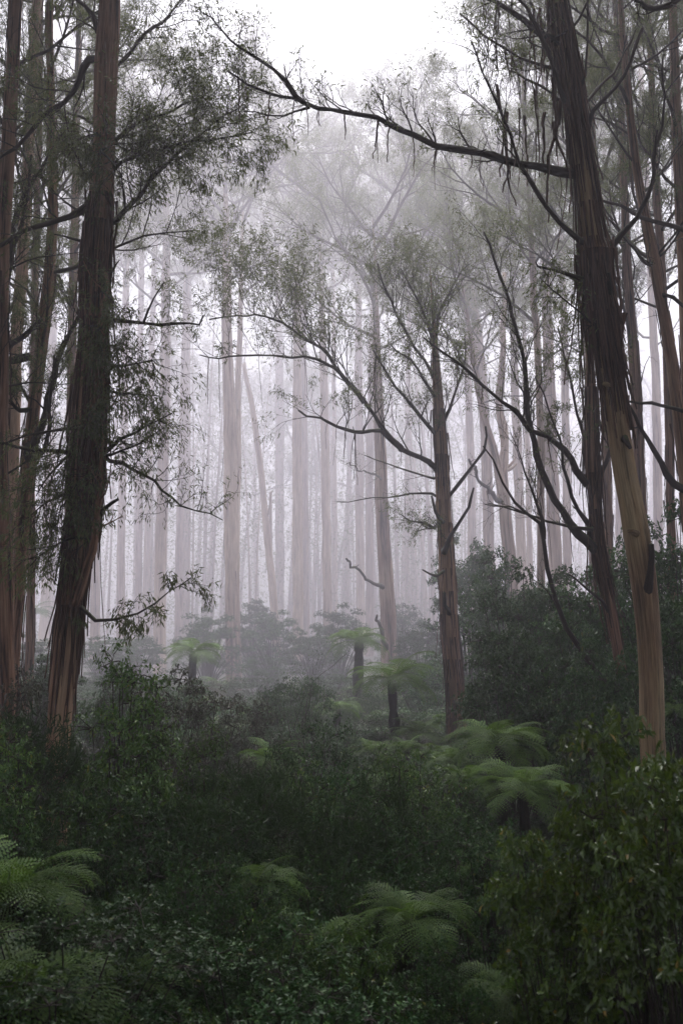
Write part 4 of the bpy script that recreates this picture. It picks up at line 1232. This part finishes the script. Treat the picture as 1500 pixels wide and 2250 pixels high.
SH = {
    'gloss': [bush_proto(201 + i, 2.6, 1.1, 'gloss_leaf', 0.058, 0.42, 46, 26, 6, 0.27) for i in range(3)],
    'column': [bush_proto(206 + i, 4.4, 0.62, 'gloss_leaf', 0.056, 0.42, 62, 24, 6, 0.25, low=0.1) for i in range(2)],
    'small': [bush_proto(211 + i, 2.4, 1.2, 'small_leaf', 0.037, 0.45, 56, 40, 7, 0.25) for i in range(3)],
    'brown': [bush_proto(221 + i, 2.8, 1.2, 'brown_leaf', 0.050, 0.4, 46, 30, 6, 0.26) for i in range(2)],
    'needle': [bush_proto(231 + i, 2.0, 1.4, 'needle_leaf', 0.085, 0.09, 46, 36, 10, 0.27, cup=0.9) for i in range(2)],
    'tall': [bush_proto(241 + i, 9.0, 2.9, 'small_leaf', 0.15, 0.45, 80, 44, 6, 0.72, low=0.08) for i in range(3)],
    'broad': [bush_proto(251 + i, 2.6, 0.8, 'broad_leaf', 0.060, 0.46, 64, 22, 7, 0.21) for i in range(2)],
    'scrag': [shrub_proto(261, 4.5, 1.4, 'small_leaf', 0.05, 3, 0.45, stems=4, kids=(6, 5), jitter=0.06, wig=0.25)],
}


HW = {'gloss': 120, 'column': 100, 'small': 125, 'brown': 90, 'needle': 150, 'tall': 85, 'broad': 235, 'scrag': 60}


def shrub(kind, i, label, px, top, Y, h=None, wscale=1.0, rot=0.0, group=None, cat='shrub', squash=None):
    """a shrub whose top shows at pixel px, top when it stands Y metres away"""
    c = P(px, top, Y)
    g_ = gz(c.x, c.y)
    proto = SH[kind][i % len(SH[kind])]
    ph = proto[2]
    hh = max(0.5, c.z - g_)
    t = thing('shrub' if kind != 'tall' else 'understorey_tree', label, cat, (c.x, c.y, g_), group)
    t.rotation_euler = (0, 0, rot + i * 1.3)
    s = hh / ph
    w = min(max(W(wscale * HW[kind], c) / proto[3], 0.62 * s), 1.5 * s)
    t.scale = (w, w, s)
    obj('stems', proto[0], t)
    obj('foliage', proto[1], t)
    return t


shrub('column', 0, 'bright glossy shrub rising just right of the tan trunk of the big dark tree', 285, 1425, 16.5, wscale=0.72, rot=.4)
shrub('column', 1, 'glossy shrub at the left edge left of the tan trunk', 5, 1600, 13.5, wscale=0.9, rot=1.)
shrub('column', 2, 'yellow-green glossy shrub just below the bright one, left of centre', 330, 1580, 16, wscale=0.8, rot=2.)
shrub('column', 0, 'dark glossy shrub left of the feathery bush', 455, 1600, 18, wscale=0.8, rot=3.)
shrub('brown', 0, 'brownish fine-leaved shrub behind the bright glossy one', 345, 1470, 30, wscale=0.9)
shrub('brown', 1, 'brown-tinged shrub before the foot of the two-toned trunk', 440, 1510, 33, wscale=0.9)
shrub('brown', 0, 'brown-tinged shrub right of the two-toned trunk', 560, 1530, 40, wscale=0.9, rot=2)
shrub('small', 0, 'rounded hazy shrub right of the two-toned trunk', 575, 1438, 62, wscale=0.4)
shrub('small', 1, 'rounded fine-leaved shrub at the centre of the undergrowth', 700, 1585, 29, wscale=0.85)
shrub('small', 2, 'pale green shrub below the centre trunks', 650, 1490, 48, wscale=0.6)
shrub('scrag', 0, 'scraggly twisting shrub with bare stems at centre', 680, 1410, 42, wscale=0.9)
shrub('scrag', 0, 'thin straggling shrub left of the slim tree fern', 745, 1490, 44, wscale=0.9, rot=2)
shrub('needle', 0, 'dark feathery needle-leaved bush at lower centre', 620, 1690, 17, wscale=1.0)
shrub('needle', 1, 'dark feathery bush just left below the larger one', 540, 1760, 15, wscale=0.9)
shrub('needle', 0, 'small dark feathery bush at the left edge low down', -40, 1580, 19, wscale=0.9, rot=2)
shrub('small', 0, 'small-leaved shrub below the slim tree fern', 800, 1690, 20, wscale=0.9, rot=1)
shrub('column', 1, 'glossy upright shrub left of the low spreading ferns', 890, 1640, 21, wscale=0.7, rot=2)
shrub('small', 1, 'wide small-leaved shrub at lower centre right', 830, 1770, 15.5, wscale=1.0, rot=3)
shrub('small', 2, 'small-leaved shrub under the low drooping fern', 1010, 1800, 15, wscale=0.9, rot=1)
shrub('small', 1, 'small-leaved shrub hugging the foot of the small fern clump', 1000, 1730, 22, wscale=0.8, rot=4)
shrub('gloss', 1, 'fresh green shrub in front of the slim tree fern', 930, 1690, 23, wscale=0.7, rot=1)
shrub('gloss', 2, 'fresh green shrub below the rounded fine-leaved shrub', 720, 1690, 21, wscale=0.8, rot=1)
shrub('gloss', 0, 'fresh green shrub in the shade right of the tan trunk', 240, 1700, 15, wscale=0.7, rot=5)
shrub('small', 0, 'shadowed shrub left of the broad-leaved bush', 1090, 1830, 12, wscale=0.9, rot=2)
shrub('broad', 0, 'broad-leaved glossy bush with a few yellow leaves in the right foreground', 1375, 1590, 6.6, wscale=0.66, rot=0.5)
shrub('broad', 0, 'broad-leaved bush cut off by the right edge', 1490, 1700, 5.6, wscale=0.7, rot=2.5)
shrub('broad', 0, 'low broad-leaved bush spilling left in the right foreground', 1235, 1790, 6.9, wscale=0.42, rot=4.1)
shrub('small', 1, 'bluish small-leaved shrub at bottom left of centre', 330, 1880, 10.5, wscale=0.9, rot=1)
shrub('small', 2, 'bluish low shrub before the raised fern frond', 480, 1920, 9.6, wscale=0.9, rot=2)
shrub('gloss', 2, 'leafy shrub trailing right of the raised fern frond', 640, 1980, 9.4, wscale=0.85, rot=1)
shrub('small', 0, 'dim low shrub at the bottom centre', 590, 2060, 8, wscale=0.9, rot=3)
shrub('gloss', 0, 'dim low glossy shrub near the bottom edge right of centre', 800, 2050, 8.3, wscale=0.9, rot=1)
shrub('small', 1, 'dark shrub below the arched fern fronds', 960, 2080, 7.6, wscale=0.9, rot=2)
shrub('small', 2, 'dark shrub behind the arched fern fronds', 760, 1900, 12.4, wscale=0.9, rot=1)
shrub('gloss', 1, 'dark shrub at the bottom right under the broad-leaved bush', 1240, 2080, 7.2, wscale=0.9, rot=2)
shrub('gloss', 2, 'small yellow-green bush at the bottom edge left of centre', 440, 2205, 6.8, wscale=0.55, rot=2)
shrub('small', 0, 'dark shrub behind the lower left ferns', 130, 1860, 12.5, wscale=0.9)
shrub('small', 1, 'dark shrub at the left edge above the ferns', -10, 1790, 12, wscale=0.9)
shrub('small', 2, 'dark shrub between the tan trunk and the feathery bush', 400, 1760, 13.5, wscale=0.95, rot=2)
shrub('small', 0, 'dark small-leaved shrub right of the tan trunk foot', 250, 1720, 14.5, wscale=0.95, rot=2)
shrub('brown', 1, 'brownish shrub left of the tan trunk, in shade', 60, 1470, 30, wscale=1.0, rot=1)
shrub('brown', 0, 'tall brownish shrub at the left edge in shade', -30, 1500, 24, wscale=0.9, rot=3)
TALL = [
    ('pale hazy understorey tree beside the forked reddish tree', 1025, 1180, 57), ('dark understorey tree right of the forked reddish tree', 1098, 1215, 50),
    ('dark understorey tree below the forking trunk', 1145, 1260, 44), ('dense understorey tree below the broad purple-brown trunk', 1215, 1255, 45),
    ('dense understorey tree left of the leaning trunk', 1290, 1270, 42), ('tall dark understorey tree behind the leaning trunk', 1375, 1180, 43),
    ('tall dark understorey tree at the right edge', 1480, 1130, 36), ('dark understorey tree low behind the large spreading fern', 1120, 1390, 36),
    ('dark understorey tree low between arching limbs and leaning trunk', 1240, 1390, 35), ('dark understorey tree hugging the foot of the dark arching tree', 1330, 1420, 31),
    ('dark understorey tree low at the right edge', 1500, 1330, 27), ('misty understorey tree between the centre trunks', 745, 1330, 92),
    ('misty understorey tree left of the centre trunk', 600, 1345, 95), ('misty understorey tree right of the two-toned trunk', 555, 1320, 118),
    ('misty understorey tree left of the two-toned trunk', 460, 1340, 90), ('misty understorey tree between the slim misty pair', 300, 1390, 86),
    ('misty understorey tree right of the tan trunk', 230, 1400, 74), ('misty understorey tree left of the big dark tree', 60, 1395, 66),
    ('misty understorey tree left of the forked reddish tree', 925, 1370, 70), ('misty understorey tree behind the shaggy brown trunk', 885, 1330, 100),
    ('hazy understorey tree low left of the forked reddish tree', 935, 1440, 56), ('misty understorey tree behind the misty tree fern', 690, 1385, 84),
    ('hazy understorey tree below the misty fern on the left', 110, 1440, 48), ('low hazy understorey tree right of the misty fern on the left', 270, 1470, 46), ('low hazy understorey tree left of the two-toned trunk base', 400, 1490, 50),
]
for i, (label, px, top, Y) in enumerate(TALL):
    Y = Y if Y < 60 else 58 + (Y - 60) * 0.2
    shrub('tall', i, label, px, top, Y, wscale=(1.0 if Y < 60 else 0.8), cat='understorey tree', group='understorey trees in the thicket')

# ------------------------------------------------------------------ undergrowth: the uncountable mass of low bushes between the shrubs
under = thing('undergrowth', 'dark mass of low leafy bushes filling the forest floor', 'undergrowth', (0, 0, 0), kind='stuff')
r = np.random.RandomState(77)
y = 5.5
while y < 62:
    half = 0.37 * y + 1.5
    dx = 0.95 + 0.028 * y
    x = -half + r.uniform(0, dx)
    while x < half:
        kk = ['small', 'small', 'gloss', 'brown', 'small', 'needle'][r.randint(6)] if y > 12 else ['small', 'gloss', 'small', 'needle'][r.randint(4)]
        proto = SH[kk][r.randint(len(SH[kk]))]
        yy = y + r.uniform(-0.4, 0.4) * dx
        xx = x + r.uniform(-0.3, 0.3) * dx
        top = min(1.8 + r.uniform(-0.35, 0.45) + 0.012 * yy, 6 - 0.30 * yy - gz(xx, yy) + 0.35) if yy < 9 else 1.8 + r.uniform(-0.6, 0.5) + 0.012 * yy
        top = max(top, 0.5)
        if r.uniform() < (0.35 if yy < 12 else 0.2):
            x += dx
            continue
        s_ = top / proto[2]
        w_ = min(max(dx * 0.95 / proto[3], 0.7 * s_), 1.5 * s_)
        rot = Matrix.Rotation(r.uniform(0, 6.28), 4, 'Z')
        for nm, me in (('stems', proto[0]), ('foliage', proto[1])):
            o = obj(nm, me, under)
            o.matrix_local = Matrix.Translation((xx, yy, gz(xx, yy))) @ rot @ Matrix.Diagonal((w_, w_, s_, 1))
        x += dx * r.uniform(0.75, 1.25)
    y += 0.9 + 0.035 * y

# ------------------------------------------------------------------ the far-off wood, one mass in the mist
far_root = thing('far_woodland', 'far-off wall of forest fading out in the mist', 'woodland', (0, 0, 0), kind='stuff')
r = np.random.RandomState(83)
tbf, an = Tubes(), []
for k in range(230):
    y = r.uniform(230, 465)
    x = r.uniform(-0.46 * y - 10, 0.46 * y + 10)
    h = r.uniform(60, 105)
    z0 = gz(x, y)
    ln = r.normal(0, 4.5)
    rows = [(x + ln * f * f, y, z0 - 0.5 + h * f) for f in np.linspace(0, 1, 8)]
    rad = r.uniform(0.2, 0.8)
    tbf.add(rows, [rad * (1 - 0.85 * f) for f in np.linspace(0, 1, 8)], 7, r.uniform(.2, .7), 0.05, k)
    for q in range(46):
        f = r.uniform(0.3, 1.0)
        sp = 9 * (1.25 - f)
        an.append((Vector((x + ln * f * f + r.normal(0, sp), y + r.normal(0, sp), z0 + h * f + r.normal(0, 2))), Vector((0, 0, 1))))
    for q in range(34):
        an.append((Vector((x + r.normal(0, 6), y + r.normal(0, 6), z0 + h * 0.55 * r.uniform() ** 1.3)), Vector((0, 0, 1))))
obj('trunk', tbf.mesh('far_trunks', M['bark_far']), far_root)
obj('foliage', leaf_mesh('far_foliage', leaf_arrays(an, 13, 0.75, 0.45, 1.6, 0.4, r), M['gum_leaf']), far_root)

# ------------------------------------------------------------------ unseen trees added around and behind the viewpoint to shade the foreground
wood_root = thing('shade_woodland', 'unseen eucalyptus trees added around and behind the viewpoint for shade', 'woodland', (0, 0, 0), kind='stuff')
r = np.random.RandomState(91)
tbw = Tubes()
spots = [(-6, -9), (-4.2, -3.5), (4.6, -4), (0.5, -7), (-12, -6), (12, -4), (-9, 3), (9, 4), (-10, 10), (10.5, 10), (-16, 25), (15.5, 25), (-19, 33), (19, 34),
         (-18, 8), (19, 8), (-24, 18), (25, 20), (-9, -20), (9, -22), (-22, -12), (22, -14), (-29, 40), (30, 42)]


def in_view(p, rad):
    """does a ball at p reach into the photograph's frame"""
    q = Vector(p) - CAM
    z_, x_, y_ = q.dot(FWD), q.x, q.dot(UPV)
    tx, ty = 750 / F, 1125 / F
    return z_ > -rad and abs(x_) - tx * z_ < rad * math.hypot(1, tx) and abs(y_) - ty * z_ < rad * math.hypot(1, ty)


for x, y in spots:
    h = r.uniform(38, 52)
    z0 = gz(x, y)
    rows = [(x + 0.3 * math.sin(f * 3 + x), y + 0.3 * math.cos(f * 3 + y), z0 - 0.3 + h * f) for f in np.linspace(0, 1, 12)]
    tbw.add(rows, [0.42 * (1 - 0.85 * f) for f in np.linspace(0, 1, 12)], 10, 0.5, 0.06, k)
    nb_ = 32 if y > 0 or abs(x) < 6 else 24
    for k in range(nb_):
        f = 0.2 + 0.8 * (k + r.uniform()) / nb_
        i = int(f * 11)
        az_, sc_ = k * 2.4 + r.uniform(-.4, .4), r.uniform(0.9, 1.3) * (1.0 + 0.5 * f)
        mid_ = Vector(rows[i]) + Vector((math.cos(az_), math.sin(az_), 0.5)) * 3.6 * sc_
        if not in_view(mid_, 4.6 * sc_):
            put_branch(wood_root, rows[i], az_, sc_, r.uniform(-0.2, 0.7), r)
obj('trunk', tbw.mesh('shade_woodland_trunks', M['bark']), wood_root)

# ------------------------------------------------------------------ mist
bx = [(-270, -70, -6), (270, -70, -6), (270, 490, -6), (-270, 490, -6), (-270, -70, 118), (270, -70, 118), (270, 490, 118), (-270, 490, 118)]
hz = obj('haze', mesh_np('haze', np.array(bx), [np.array([(0, 3, 2, 1), (4, 5, 6, 7), (0, 1, 5, 4), (1, 2, 6, 5), (2, 3, 7, 6), (3, 0, 4, 7)])]))
hm = bpy.data.materials.new('mist')
hm.use_nodes = True
hm.node_tree.nodes.clear()
ho = hm.node_tree.nodes.new('ShaderNodeOutputMaterial')
hv = hm.node_tree.nodes.new('ShaderNodeVolumePrincipled')
hv.inputs['Color'].default_value = (0.925, 0.895, 1.0, 1)
hv.inputs['Density'].default_value = HAZE_DENSITY
hv.inputs['Anisotropy'].default_value = 0.6
hm.node_tree.links.new(hv.outputs[0], ho.inputs['Volume'])
hz.data.materials.append(hm)
hz['kind'] = 'stuff'
hz['label'] = 'pale lilac mist filling the forest'
hz.display_type = 'WIRE'
